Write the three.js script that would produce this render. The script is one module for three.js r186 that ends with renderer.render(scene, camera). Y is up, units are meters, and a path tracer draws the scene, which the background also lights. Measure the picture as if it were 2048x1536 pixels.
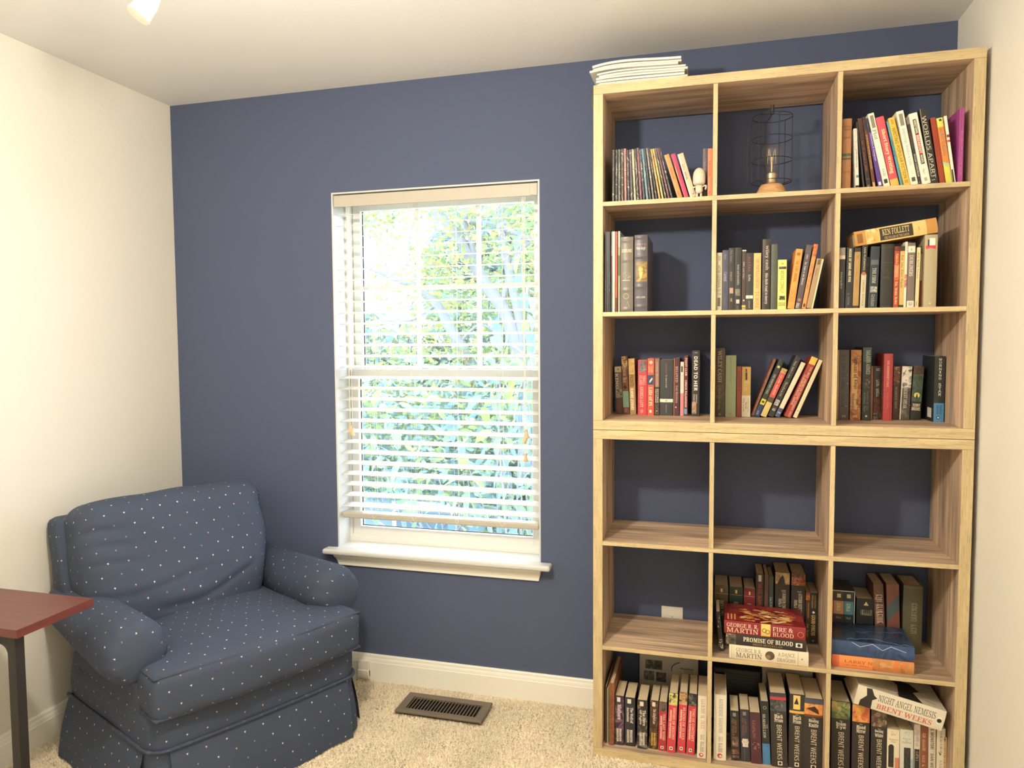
import * as THREE from 'three';
import { mergeGeometries } from 'three/addons/utils/BufferGeometryUtils.js';
import { RoundedBoxGeometry } from 'three/addons/geometries/RoundedBoxGeometry.js';

// ---------------------------------------------------------------- camera, sky, sun, lamp positions, exposure
const scene = new THREE.Scene();
const CAM = { x: 2.21992, y: 1.38018, z: 2.64524, yaw: 0.26826, pitch: -0.05905, roll: -0.00605, f: 1454.15 };
const camera = new THREE.PerspectiveCamera(2 * Math.atan(768 / CAM.f) * 180 / Math.PI, 4 / 3, 0.03, 200);
camera.rotation.order = 'YXZ';
camera.position.set(CAM.x, CAM.y, CAM.z);
camera.rotation.set(CAM.pitch, CAM.yaw, CAM.roll);
scene.background = new THREE.Color().setRGB(0.74, 0.91, 1.10);
scene.backgroundIntensity = 7.8;
const sun = new THREE.DirectionalLight(new THREE.Color().setRGB(1, 0.86, 0.6), 12);
sun.position.set(1.2 - 4.387 * 2, 1.3 + 1.6 * 2, -8.894 * 2);
sun.target.position.set(1.2, 1.3, 0);
sun.castShadow = true;
Object.assign(sun.shadow.camera, { left: -8, right: 8, top: 8, bottom: -8, near: 0.5, far: 60 });
scene.add(sun, sun.target);
const LAMP = { color: new THREE.Color().setRGB(1, 0.91, 0.745), heads: [
  { at: [1.05, 2.07, 1.335], face: [-0.42, -0.82, 0.36], power: 0.5 },
  { at: [1.50, 2.0, 1.655], face: [0.1, -1, -0.15], power: 5.6 },
  { at: [1.925, 2.065, 1.975], face: [0.42, -0.82, 0.3], power: 0.9 } ] };
const renderer = new THREE.WebGLRenderer({ antialias: true });
renderer.toneMapping = THREE.LinearToneMapping;
renderer.toneMappingExposure = 1.05;
renderer.shadowMap.enabled = true;

// ---------------------------------------------------------------- helpers
let seed = 7;
const rnd = () => { seed = (seed + 0x6d2b79f5) | 0; let t = Math.imul(seed ^ (seed >>> 15), 1 | seed); t = (t + Math.imul(t ^ (t >>> 7), 61 | t)) ^ t; return ((t ^ (t >>> 14)) >>> 0) / 4294967296; };
const rr = (a, b) => a + (b - a) * rnd();
const V3 = (x, y, z) => new THREE.Vector3(x, y, z);
const rgb = (r, g, b) => new THREE.Color().setRGB(r, g, b);
const used = {};
const numbered = (n) => { const k = used[n] = (used[n] ?? -1) + 1; return k ? n + '_' + String(k).padStart(3, '0') : n; };
const shade = (m) => { m.castShadow = true; m.receiveShadow = true; return m; };
function thing(name, label, category, pos = [0, 0, 0], group) {
  const o = new THREE.Group(); o.name = numbered(name); o.position.set(...pos); o.userData = { label, category };
  if (group) o.userData.group = group;
  scene.add(o); return o;
}
function part(parent, name, geo, mat, label) {
  const m = shade(new THREE.Mesh(geo, mat)); m.name = name; parent.add(m); if (label) m.userData.label = label; return m;
}
function struct(name, geo, mat, parent) {
  const m = shade(new THREE.Mesh(geo, mat)); m.name = name; (parent || scene).add(m);
  if (!parent) m.userData = { kind: 'structure' }; return m;
}
// pixel of the 2048 x 1536 photograph -> direction / points on real planes
const camM = new THREE.Matrix4().makeRotationFromEuler(camera.rotation);
const camP = camera.position;
const ray = (px, py) => V3((px - 1024) / CAM.f, -(py - 768) / CAM.f, -1).applyMatrix4(camM);
function onPlane(ax, val, px, py) { const d = ray(px, py), k = (val - camP.getComponent(ax)) / d.getComponent(ax); return camP.clone().addScaledVector(d, k); }
const camInv = camM.clone().invert();
function proj(x, y, z) { const q = V3(x, y, z).sub(camP).applyMatrix4(camInv); return [1024 + CAM.f * q.x / -q.z, 768 - CAM.f * q.y / -q.z]; }
function solveX(px, y, z) { let x = 2.2; for (let i = 0; i < 12; i++) { const f = proj(x, y, z)[0] - px, g = (proj(x + 1e-4, y, z)[0] - px - f) / 1e-4; x -= f / g; } return x; }

// textures
function tileNoise(n, cells, cy = cells) {           // wrapping value noise, n x n, 0..1
  const g = new Float32Array(cells * cy).map(() => rnd()), out = new Float32Array(n * n), s = (t) => t * t * (3 - 2 * t);
  for (let j = 0; j < n; j++) for (let i = 0; i < n; i++) {
    const x = i / n * cells, y = j / n * cy, x0 = x | 0, y0 = y | 0, a = s(x - x0), b = s(y - y0), x1 = (x0 + 1) % cells, y1 = (y0 + 1) % cy;
    out[j * n + i] = (g[y0 * cells + x0] * (1 - a) + g[y0 * cells + x1] * a) * (1 - b) + (g[y1 * cells + x0] * (1 - a) + g[y1 * cells + x1] * a) * b;
  }
  return out;
}
function dataTex(n, fn, srgb, size = 1) {
  const d = new Uint8Array(n * n * 4);
  for (let k = 0; k < n * n; k++) { const c = fn(k); for (let q = 0; q < 3; q++) d[k * 4 + q] = Math.max(0, Math.min(255, c[q])); d[k * 4 + 3] = 255; }
  const t = new THREE.DataTexture(d, n, n); t.wrapS = t.wrapT = THREE.RepeatWrapping; t.magFilter = THREE.LinearFilter; t.minFilter = THREE.LinearMipmapLinearFilter; t.generateMipmaps = true;
  if (srgb) t.colorSpace = THREE.SRGBColorSpace; t.repeat.set(1 / size, 1 / size); t.needsUpdate = true; return t;
}
function canvasTex(w, h, draw) {
  const c = document.createElement('canvas'); c.width = w; c.height = h; const g = c.getContext('2d'); draw(g, w, h);
  const t = new THREE.CanvasTexture(c); t.colorSpace = THREE.SRGBColorSpace; t.wrapS = t.wrapT = THREE.RepeatWrapping; return t;
}
const mat = (color, roughness = 0.6, extra = {}) => new THREE.MeshStandardMaterial({ color, roughness, metalness: 0, ...extra });

// geometry helpers
function wbox(x0, x1, y0, y1, z0, z1, off = 0) {     // box with uv in metres, u along its longest side
  const w = x1 - x0, h = y1 - y0, d = z1 - z0, g = new THREE.BoxGeometry(w, h, d), p = g.attributes.position, u = g.attributes.uv, L = Math.max(w, h, d);
  for (let i = 0; i < 24; i++) {
    const f = i >> 2, x = p.getX(i), y = p.getY(i), z = p.getZ(i); let a, b;
    if (f < 2) [a, b] = d > h ? [z, y] : [y, z]; else if (f < 4) [a, b] = w >= d ? [x, z] : [z, x]; else [a, b] = w >= h ? [x, y] : [y, x];
    u.setXY(i, a + off, b + off * 1.7);
  }
  g.translate((x0 + x1) / 2, (y0 + y1) / 2, (z0 + z1) / 2); return g;
}
const bb = (w, h, d, x = 0, y = 0, z = 0) => new THREE.BoxGeometry(w, h, d).translate(x, y, z);
const rb = (w, h, d, r, x = 0, y = 0, z = 0, s = 2) => new RoundedBoxGeometry(w, h, d, s, r).translate(x, y, z);
function merge(list) { return mergeGeometries(list.map((g) => { const k = g.index ? g.toNonIndexed() : g; for (const n of Object.keys(k.attributes)) if (!['position', 'normal', 'uv'].includes(n)) k.deleteAttribute(n); return k; })); }
function smooth(g) {                                 // average normals over coincident vertices
  g.computeVertexNormals(); const p = g.attributes.position, n = g.attributes.normal, m = new Map();
  const key = (i) => Math.round(p.getX(i) * 2e4) + ',' + Math.round(p.getY(i) * 2e4) + ',' + Math.round(p.getZ(i) * 2e4);
  for (let i = 0; i < p.count; i++) { const k = key(i), a = m.get(k) || m.set(k, V3(0, 0, 0)).get(k); a.x += n.getX(i); a.y += n.getY(i); a.z += n.getZ(i); }
  for (let i = 0; i < p.count; i++) { const a = m.get(key(i)), l = Math.hypot(a.x, a.y, a.z) || 1; n.setXYZ(i, a.x / l, a.y / l, a.z / l); }
  return g;
}
function softBox(w, h, d, r, seg, deform) {          // rounded, subdivided box, uv in metres, deformed by deform(vector)
  const g = new THREE.BoxGeometry(w, h, d, seg[0], seg[1], seg[2]), p = g.attributes.position, u = g.attributes.uv, H = V3(w / 2, h / 2, d / 2), v = V3(0, 0, 0), q = V3(0, 0, 0);
  const faces = g.groups.map((e) => e), idx = g.index, face = new Uint8Array(p.count);
  for (let f = 0; f < 6; f++) for (let k = faces[f].start; k < faces[f].start + faces[f].count; k++) face[idx.getX(k)] = f;
  for (let i = 0; i < p.count; i++) {
    v.fromBufferAttribute(p, i);
    const f = face[i]; u.setXY(i, f < 2 ? v.z : v.x, f === 2 || f === 3 ? v.z : v.y);
    q.set(Math.max(-H.x + r, Math.min(H.x - r, v.x)), Math.max(-H.y + r, Math.min(H.y - r, v.y)), Math.max(-H.z + r, Math.min(H.z - r, v.z)));
    v.sub(q); const l = v.length(); if (l > 1e-9) v.multiplyScalar(r / l); v.add(q);
    if (deform) deform(v, H);
    p.setXYZ(i, v.x, v.y, v.z);
  }
  g.clearGroups(); return smooth(g);
}
const tube = (pts, r, n = 24, radial = 8, closed = false) => new THREE.TubeGeometry(new THREE.CatmullRomCurve3(pts.map((p) => p.isVector3 ? p : V3(...p)), closed, 'catmullrom', 0.5), n, r, radial, closed);
const rod = (a, b, r, n = 8) => { const A = V3(...a), B = V3(...b), L = A.distanceTo(B), g = new THREE.CylinderGeometry(r, r, L, n); g.translate(0, L / 2, 0); g.applyQuaternion(new THREE.Quaternion().setFromUnitVectors(V3(0, 1, 0), B.clone().sub(A).normalize())); return g.translate(A.x, A.y, A.z); };
const lathe = (pts, n = 32) => new THREE.LatheGeometry(pts.map((p) => new THREE.Vector2(...p)), n);
const bump = (x, a, b) => { const t = Math.max(0, Math.min(1, (x - a) / (b - a))); return t * t * (3 - 2 * t); };

// ---------------------------------------------------------------- materials
const N1 = tileNoise(512, 128), N2 = tileNoise(512, 24), N3 = tileNoise(512, 7), NS = tileNoise(512, 6, 96), NS2 = tileNoise(512, 3, 28), NS3 = tileNoise(512, 12, 200);
const paintBump = dataTex(512, (k) => { const v = 90 + 90 * N1[k] + 60 * N2[k]; return [v, v, v]; }, false, 0.35);
const M = {};
M.cream = mat(rgb(0.80, 0.77, 0.70), 0.9, { bumpMap: paintBump, bumpScale: 0.0006 });
M.ceil = mat(rgb(0.815, 0.81, 0.795), 0.85, { bumpMap: paintBump, bumpScale: 0.0005 });
M.blue = mat(rgb(0.088, 0.109, 0.190), 0.92, { bumpMap: paintBump, bumpScale: 0.0007 });
M.trim = mat(rgb(0.93, 0.905, 0.825), 0.38);
M.sill = mat(rgb(0.66, 0.665, 0.655), 0.3);
M.vinyl = mat(rgb(0.80, 0.78, 0.735), 0.4);
M.slat = mat(rgb(0.79, 0.775, 0.745), 0.42);
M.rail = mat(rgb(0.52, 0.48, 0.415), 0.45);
M.cord = mat(rgb(0.80, 0.77, 0.70), 0.8);
M.tassel = mat(rgb(0.72, 0.55, 0.36), 0.5);
M.glass = new THREE.MeshPhysicalMaterial({ color: 0xffffff, roughness: 0, transmission: 1, thickness: 0, ior: 1.5 });
M.carpetTex = dataTex(512, (k) => { const v = 0.80 + 0.20 * N1[k] + 0.16 * (N2[k] - 0.5) + 0.12 * (N3[k] - 0.5); return [232 * v, 214 * v, 186 * v]; }, true, 0.55);
M.carpetBump = dataTex(512, (k) => { const v = 255 * (0.7 * N1[k] + 0.3 * N2[k]); return [v, v, v]; }, false, 0.55);
M.carpet = mat(0xffffff, 1, { map: M.carpetTex, bumpMap: M.carpetBump, bumpScale: 0.006 });
const grain = (c, k, amt) => { const v = 1 + amt * (0.55 * (NS[k] - 0.5) + 0.9 * (NS2[k] - 0.5) + 0.35 * (NS3[k] - 0.5)); return c.map((q) => q * v); };
M.oak = mat(0xffffff, 0.5, { map: dataTex(512, (k) => grain([190, 164, 138], k, 0.40), true, 0.62) });
M.edge = mat(0xffffff, 0.5, { map: dataTex(512, (k) => { const s = NS3[k] > 0.72 ? 0.90 : 1; return grain([206, 184, 142], k, 0.12).map((q) => q * s); }, true, 0.30) });
M.mahogany = mat(0xffffff, 0.34, { map: dataTex(512, (k) => grain([104, 52, 46], k, 0.22), true, 0.5) });
M.steel = mat(rgb(0.018, 0.016, 0.015), 0.55);
M.register = mat(rgb(0.19, 0.15, 0.115), 0.5);
M.dark = mat(rgb(0.02, 0.018, 0.016), 0.9);
M.wire = mat(rgb(0.03, 0.03, 0.03), 0.35, { metalness: 0.7 });
M.brass = mat(rgb(0.55, 0.45, 0.30), 0.35, { metalness: 0.85 });
M.pine = mat(0xffffff, 0.55, { map: dataTex(512, (k) => grain([196, 150, 104], k, 0.30), true, 0.25) });
M.page = mat(0xffffff, 0.9, { map: dataTex(512, (k) => { const v = 0.90 + 0.12 * NS3[k]; return [226 * v, 206 * v, 170 * v]; }, true, 0.05) });
M.paper = mat(rgb(0.80, 0.77, 0.72), 0.7);
M.plate = mat(rgb(0.84, 0.80, 0.72), 0.4);

// ---------------------------------------------------------------- the room
const H = 2.3806, XR = 2.9587, ZB = 3.35, WL = 0.749, WR = 1.602, WB = 0.5434, WT = 1.974, WTH = 0.20;
function planeUV(g, s = 1) { const p = g.attributes.position, n = g.attributes.normal, u = g.attributes.uv; for (let i = 0; i < p.count; i++) { const ax = Math.abs(n.getX(i)), ay = Math.abs(n.getY(i)); if (ay > 0.5) u.setXY(i, p.getX(i) * s, p.getZ(i) * s); else if (ax > 0.5) u.setXY(i, p.getZ(i) * s, p.getY(i) * s); else u.setXY(i, p.getX(i) * s, p.getY(i) * s); } return g; }
const RX0 = 1.103 + 0.02, RX1 = 1.431 - 0.02, RZ0 = 0.1, RZ1 = 0.23;   // opening of the floor register
struct('floor', planeUV(bb(XR + 0.3, 0.12, ZB + 0.4, XR / 2, -0.06, ZB / 2 - 0.05)), M.carpet);
struct('ceiling', planeUV(bb(XR + 0.3, 0.12, ZB + 0.4, XR / 2, H + 0.06, ZB / 2 - 0.05)), M.ceil);
{
  const s = new THREE.Shape(); s.moveTo(-0.12, -0.12); s.lineTo(XR + 0.12, -0.12); s.lineTo(XR + 0.12, H + 0.1); s.lineTo(-0.12, H + 0.1); s.closePath();
  const h = new THREE.Path(); h.moveTo(WL, WB - 0.022); h.lineTo(WL, WT); h.lineTo(WR, WT); h.lineTo(WR, WB - 0.022); h.closePath(); s.holes.push(h);
  struct('wall_back', new THREE.ExtrudeGeometry(s, { depth: WTH, bevelEnabled: false }).translate(0, 0, -WTH), M.blue);
}
struct('wall_left', planeUV(bb(0.12, H + 0.1, ZB + 0.12, -0.06, H / 2, ZB / 2 + 0.06)), M.cream);
struct('wall_right', planeUV(bb(0.12, H + 0.1, ZB + 0.12, XR + 0.06, H / 2, ZB / 2 + 0.06)), M.cream);
struct('wall_front', planeUV(bb(XR + 0.24, H + 0.1, 0.12, XR / 2, H / 2, ZB + 0.06)), M.cream);
function baseProfile(len) {
  const s = new THREE.Shape(); s.moveTo(0, 0); s.lineTo(0.014, 0); s.lineTo(0.014, 0.078); s.lineTo(0.0125, 0.081); s.quadraticCurveTo(0.0115, 0.092, 0.009, 0.096); s.lineTo(0.0085, 0.105); s.lineTo(0.006, 0.109); s.lineTo(0, 0.109); s.closePath();
  return new THREE.ExtrudeGeometry(s, { depth: len, bevelEnabled: false, curveSegments: 6 });
}
struct('baseboard_back', baseProfile(XR).rotateY(-Math.PI / 2).translate(XR, 0, 0), M.trim);
struct('baseboard_left', baseProfile(ZB), M.trim);
struct('baseboard_right', baseProfile(ZB).rotateY(Math.PI).translate(XR, 0, ZB), M.trim);
{ // the door behind the photographer
  const d = new THREE.Group(); d.name = 'door_1'; d.userData = { kind: 'structure' }; d.position.set(0.85, 0, ZB); scene.add(d);
  part(d, 'door_leaf', rb(0.80, 2.02, 0.03, 0.004, 0, 1.01, -0.018), M.trim);
  part(d, 'door_frame', merge([bb(0.07, 2.1, 0.025, -0.435, 1.05, -0.0125), bb(0.07, 2.1, 0.025, 0.435, 1.05, -0.0125), bb(0.94, 0.07, 0.025, 0, 2.065, -0.0125)]), M.trim);
  part(d, 'door_handle', new THREE.SphereGeometry(0.028, 20, 14).translate(0.33, 0.95, -0.075), M.brass);
}
// window: painted reveal boards, frame, two sashes, muntins, panes
const win = new THREE.Group(); win.name = 'window_1'; win.userData = { kind: 'structure' }; win.position.set((WL + WR) / 2, WB, 0); scene.add(win);
{
  const cx = (WL + WR) / 2, hw = (WR - WL) / 2, hh = WT - WB;
  const P = (n, g, m = M.vinyl, par = win) => part(par, n, g, m);
  P('reveal_board', bb(0.006, hh, 0.098, -hw + 0.003, hh / 2, -0.049), M.sill); P('reveal_board', bb(0.006, hh, 0.098, hw - 0.003, hh / 2, -0.049), M.sill);
  P('reveal_board', bb(2 * hw - 0.0122, 0.006, 0.098, 0, hh - 0.003, -0.049), M.sill);
  const fz0 = -0.19, fz1 = -0.094, fd = fz1 - fz0, fc = (fz0 + fz1) / 2;
  P('window_frame', merge([bb(0.018, hh, fd, -hw + 0.009, hh / 2, fc), bb(0.018, hh, fd, hw - 0.009, hh / 2, fc), bb(2 * hw - 0.0364, 0.02, fd, 0, hh - 0.01, fc), bb(2 * hw - 0.0364, 0.03, fd, 0, 0.015, fc)]));
  const mid = 1.25 - WB;                              // meeting rail
  const sash = (y0, y1, zc, top, bot, n) => {
    const w = hw - 0.019, s = 0.036, g = P(n, merge([rb(s, y1 - y0, 0.034, 0.004, -w + s / 2, (y0 + y1) / 2, zc), rb(s, y1 - y0, 0.034, 0.004, w - s / 2, (y0 + y1) / 2, zc), rb(2 * (w - s) + 0.004, top, 0.0325, 0.003, 0, y1 - top / 2, zc), rb(2 * (w - s) + 0.004, bot, 0.0325, 0.003, 0, y0 + bot / 2, zc)]));
    P('pane', bb(2 * (w - s) + 0.01, y1 - y0 - top - bot + 0.01, 0.003, 0, (y0 + bot + y1 - top) / 2, zc - 0.006), M.glass, g);
    P('gasket', merge([bb(0.003, y1 - y0 - top - bot, 0.004, -w + s + 0.0015, (y0 + bot + y1 - top) / 2, zc - 0.003), bb(0.003, y1 - y0 - top - bot, 0.004, w - s - 0.0015, (y0 + bot + y1 - top) / 2, zc - 0.003), bb(2 * (w - s), 0.0025, 0.004, 0, y0 + bot + 0.0012, zc - 0.003)]), M.dark, g);
    return g;
  };
  sash(0.026, mid + 0.018, -0.113, 0.034, 0.038, 'lower_sash');
  const up = sash(mid - 0.022, hh - 0.016, -0.155, 0.036, 0.036, 'upper_sash');
  for (const x of [1.052 - cx, 1.314 - cx]) P('muntin', bb(0.017, hh - 0.016 - mid - 0.02, 0.012, x, (hh - 0.016 + mid) / 2, -0.16), M.vinyl, up);
  P('muntin', bb(2 * hw - 0.11, 0.017, 0.0104, 0, 1.603 - WB, -0.16), M.vinyl, up);
  P('sash_lock', merge([rb(0.05, 0.012, 0.02, 0.003, 0.0, mid + 0.024, -0.113), rb(0.028, 0.01, 0.012, 0.003, 0.01, mid + 0.034, -0.110)]), M.vinyl);
}
{ // sill board and apron moulding
  const t1 = new THREE.Group(); t1.name = 'trim_1'; t1.userData = { kind: 'structure' }; t1.position.set(0, WB, 0); scene.add(t1);
  part(t1, 'sill_board', merge([rb(WR - WL + 0.092, 0.022, 0.054, 0.009, (WL + WR) / 2, -0.011, 0.0275, 4), bb(WR - WL - 0.001, 0.0216, 0.112, (WL + WR) / 2, -0.0112, -0.05)]), M.sill);
  const s = new THREE.Shape(); s.moveTo(0, 0); s.lineTo(0.011, 0); s.lineTo(0.011, 0.011); s.lineTo(0.013, 0.014); s.quadraticCurveTo(0.016, 0.026, 0.024, 0.032); s.quadraticCurveTo(0.033, 0.037, 0.034, 0.046); s.lineTo(0.034, 0.05); s.lineTo(0, 0.05); s.closePath();
  const L = WR - WL + 0.012, g = new THREE.ExtrudeGeometry(s, { depth: L, bevelEnabled: false, curveSegments: 8 });
  const p = g.attributes.position; for (let i = 0; i < p.count; i++) { const z = p.getZ(i), y = p.getY(i); p.setZ(i, z < L / 2 ? z + (0.05 - y) * 0.25 : z - (0.05 - y) * 0.25); }
  g.computeVertexNormals();
  part(t1, 'apron_moulding', g.rotateY(-Math.PI / 2).translate(WR + 0.006, -0.072, 0), M.trim);
}
{ // venetian blind
  const b = thing('venetian_blind', 'white horizontal slat blind with wooden cord tassels hanging in the window', 'blind', [(WL + WR) / 2, WT, 0]);
  const hw = (WR - WL) / 2 - 0.008, y0 = -0.0, P = (n, g, m = M.slat, par = b, l) => part(par, n, g, m, l);
  P('headrail', bb(2 * hw - 0.01, 0.034, 0.05, 0, -0.026, -0.038));
  const val = P('valance', rb(2 * hw, 0.046, 0.006, 0.002, 0, -0.034, -0.006), M.rail, b, 'cream valance board across the top');
  P('valance_clip', rb(0.028, 0.044, 0.01, 0.003, -hw + 0.016, -0.034, -0.006), M.rail, val); P('valance_clip', rb(0.028, 0.044, 0.01, 0.003, hw - 0.016, -0.034, -0.006), M.rail, val);
  for (const x of [-0.29, -0.1, 0.09, 0.28]) P('slat_bracket', bb(0.018, 0.004, 0.042, x, -0.0445, -0.038), M.rail);
  const slatG = softBox(2 * hw - 0.006, 0.0024, 0.05, 0.001, [24, 1, 6], (v) => { v.y += 0.0008 * (1 - (v.z / 0.025) ** 2); });
  const top = 1.935 - WT, bot = 0.671 - WT, n = 29, tilt = 0.158;
  for (let k = 0; k <= n - 1; k++) {
    const s = P('slat', slatG, M.slat); s.position.set(0, top + (bot + 0.040 - top) * k / (n - 1), -0.042); s.rotation.set(tilt + rr(-0.012, 0.012), 0, rr(-0.0012, 0.0012));
  }
  const br = P('bottom_rail', rb(2 * hw - 0.006, 0.024, 0.05, 0.007, 0, bot, -0.040, 3), M.rail, b, 'cream bottom rail');
  const lad = [-0.27, -0.095, 0.085, 0.27];
  for (const x of lad) {
    P('ladder_cord', merge([rod([x - 0.008, -0.04, -0.0155], [x - 0.008, bot, -0.0155], 0.0007, 5), rod([x + 0.008, -0.04, -0.0155], [x + 0.008, bot, -0.0155], 0.0007, 5), rod([x - 0.008, -0.04, -0.0675], [x - 0.008, bot, -0.0675], 0.0007, 5), rod([x + 0.012, -0.04, -0.0675], [x + 0.012, bot, -0.0675], 0.0007, 5)]), M.cord);
    P('cord_clip', merge([rb(0.012, 0.004, 0.03, 0.0015, x, bot - 0.012, -0.034), tube([[x - 0.008, bot + 0.01, -0.015], [x, bot - 0.006, -0.0125], [x + 0.010, bot + 0.01, -0.015]], 0.0009, 12, 5)]), M.cord, br);
  }
  const tas = (x, y, par, tilt = 0) => { const m = P('tassel', lathe([[0.0001, 0], [0.0055, 0.0005], [0.0066, 0.003], [0.0058, 0.012], [0.0046, 0.022], [0.0044, 0.028], [0.0056, 0.030], [0.0050, 0.033], [0.0001, 0.0335]], 16), M.tassel, par, 'small turned wooden cord tassel'); m.position.set(x, y, -0.006); m.rotation.z = tilt; m.scale.set(1.35, 1, 1.35); return m; };
  const lc = (xs, yb) => P('lift_cord', merge(xs.map((x) => tube([[x[0], -0.045, -0.012], [x[1], (yb - 0.05) * 0.55, -0.0085], [x[2], yb + 0.03, -0.006]], 0.0011, 20, 5))), M.cord);
  const cR = lc([[0.355, 0.362, 0.366], [0.362, 0.366, 0.370], [0.368, 0.366, 0.362], [0.36, 0.364, 0.3655]], 1.012 - WT);
  tas(0.3725, 1.012 - WT, cR, 0.12); tas(0.3655, 1.0 - WT, cR, -0.1); tas(0.3615, 0.993 - WT, cR, -0.25); tas(0.3665, 0.922 - WT, cR);
  P('lift_cord', rod([0.3665, 1.0 - WT, -0.006], [0.3665, 0.953 - WT, -0.006], 0.0009, 5), M.cord);
  P('cord_knot', new THREE.SphereGeometry(0.0035, 10, 8).translate(0.365, 1.135 - WT, -0.009), M.cord);
  const cL = lc([[-0.368, -0.366, -0.365], [-0.355, -0.355, -0.355]], 1.018 - WT); tas(-0.3655, 1.012 - WT, cL); tas(-0.3545, 1.0 - WT, cL, 0.06);
}
{ // floor register
  const v = thing('floor_register', 'brown metal louvred floor vent set in the carpet below the window', 'vent', [1.267, 0, 0.165]);
  const a = 0.164, c = 0.068, s = new THREE.Shape(); s.moveTo(-a, -c); s.lineTo(a, -c); s.lineTo(a, c); s.lineTo(-a, c); s.closePath();
  const h = new THREE.Path(); h.moveTo(-a + 0.022, -c + 0.019); h.lineTo(-a + 0.022, c - 0.019); h.lineTo(a - 0.022, c - 0.019); h.lineTo(a - 0.022, -c + 0.019); h.closePath(); s.holes.push(h);
  part(v, 'frame', new THREE.ExtrudeGeometry(s, { depth: 0.004, bevelEnabled: true, bevelSize: 0.004, bevelThickness: 0.003, bevelSegments: 2 }).rotateX(-Math.PI / 2).translate(0, 0.012, 0), M.register);
  part(v, 'duct_shade_plate', bb(2 * a - 0.04, 0.004, 2 * c - 0.036, 0, 0.004, 0), M.dark);  // near-black plate stands in for the shade inside the duct opening
  const lg = bb(0.0022, 0.013, 2 * c - 0.039);
  for (let k = 0; k < 22; k++) { const l = part(v, 'louvre', lg, M.register); l.position.set(-a + 0.03 + k * (2 * a - 0.06) / 21, 0.011, 0); l.rotation.z = -0.75; }
  part(v, 'louvre_bar', bb(2 * a - 0.05, 0.002, 0.004, 0, 0.0072, 0), M.dark);
}
{ // carpet pile over the part of the floor that shows
  const tg = new THREE.ConeGeometry(0.0034, 0.011, 4, 2, true); { const p = tg.attributes.position; for (let i = 0; i < p.count; i++) { const t = p.getY(i) / 0.011 + 0.5; p.setX(i, p.getX(i) + 0.004 * t * t); } tg.translate(0, 0.0055, 0); tg.computeVertexNormals(); }
  const n = 95000, im = new THREE.InstancedMesh(tg, mat(0xffffff, 1), n), o = new THREE.Object3D(), c = new THREE.Color();
  for (let k = 0; k < n; k++) {
    let x, z; do { x = rr(0.0, 2.05); z = rr(0.016, 1.35); } while (x > 1.085 && x < 1.45 && z > 0.09 && z < 0.24);
    const w = N3[((z / 0.8 * 512) & 511) * 512 + ((x / 0.8 * 512) & 511)];
    o.position.set(x, -0.002, z); o.rotation.set(rr(-0.5, 0.5), rr(0, 6.28), rr(-0.5, 0.5)); o.scale.set(rr(1.0, 1.7), rr(0.55, 0.95), rr(1.0, 1.7)); o.updateMatrix(); im.setMatrixAt(k, o.matrix);
    const v = rr(0.84, 1.04) * (0.86 + 0.22 * w); c.setRGB(0.90 * v, 0.785 * v, 0.60 * v); im.setColorAt(k, c);
  }
  shade(im); im.name = 'carpet_pile'; im.userData = { kind: 'stuff', label: 'beige cut pile carpet covering the floor', category: 'carpet' }; scene.add(im);
}
// ceiling light: a short rail with three small reflector heads
{
  const [a, b, c] = LAMP.heads.map((h) => V3(...h.at)), lit = mat(rgb(0.25, 0.24, 0.2), 0.4, { emissive: rgb(1, 0.88, 0.56), emissiveIntensity: 0.62 });
  const L = thing('ceiling_light', 'ceiling light rail with three small glowing reflector heads', 'light', [b.x, H, b.z]);
  const O = V3(b.x, H, b.z), loc = (v) => v.clone().sub(O).toArray(), yb = 2.19;
  part(L, 'canopy', lathe([[0.0001, -0.028], [0.055, -0.026], [0.062, -0.018], [0.062, 0]], 32), M.plate);
  const e1 = V3(a.x, yb, a.z), e2 = V3(c.x, yb, c.z);
  part(L, 'rail', merge([rod(loc(e1), loc(e2), 0.009, 12), rod([0, -0.02, 0], [0, yb - H, 0], 0.008, 12)]), M.plate);
  for (const h of LAMP.heads) {
    const p = V3(...h.at), q = new THREE.Quaternion().setFromUnitVectors(V3(0, -1, 0), V3(...h.face).normalize());
    const hd = part(L, 'lamp_head', merge([rod(loc(V3(p.x, yb, p.z)), loc(p.clone().add(V3(0, 0.052, 0).applyQuaternion(q))), 0.005, 8), lathe([[0.0001, 0.066], [0.012, 0.064], [0.016, 0.05], [0.0205, 0.034], [0.0205, 0.030]], 24).applyQuaternion(q).translate(...loc(p))]), M.plate);
    part(hd, 'bulb', lathe([[0.0001, 0.033], [0.0195, 0.031], [0.0225, 0.018], [0.0245, 0.0], [0.023, -0.004], [0.0001, -0.006]], 28).applyQuaternion(q).translate(...loc(p)), lit, 'glowing warm frosted glass bulb');
    const s = new THREE.PointLight(LAMP.color, h.power, 0, 2); s.position.copy(p).add(V3(0, 0.012, 0).applyQuaternion(q)); s.castShadow = true; s.shadow.radius = h.power > 2 ? 2.4 : 1; s.shadow.mapSize.set(1024, 1024);
    scene.add(s);
  }
}

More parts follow.
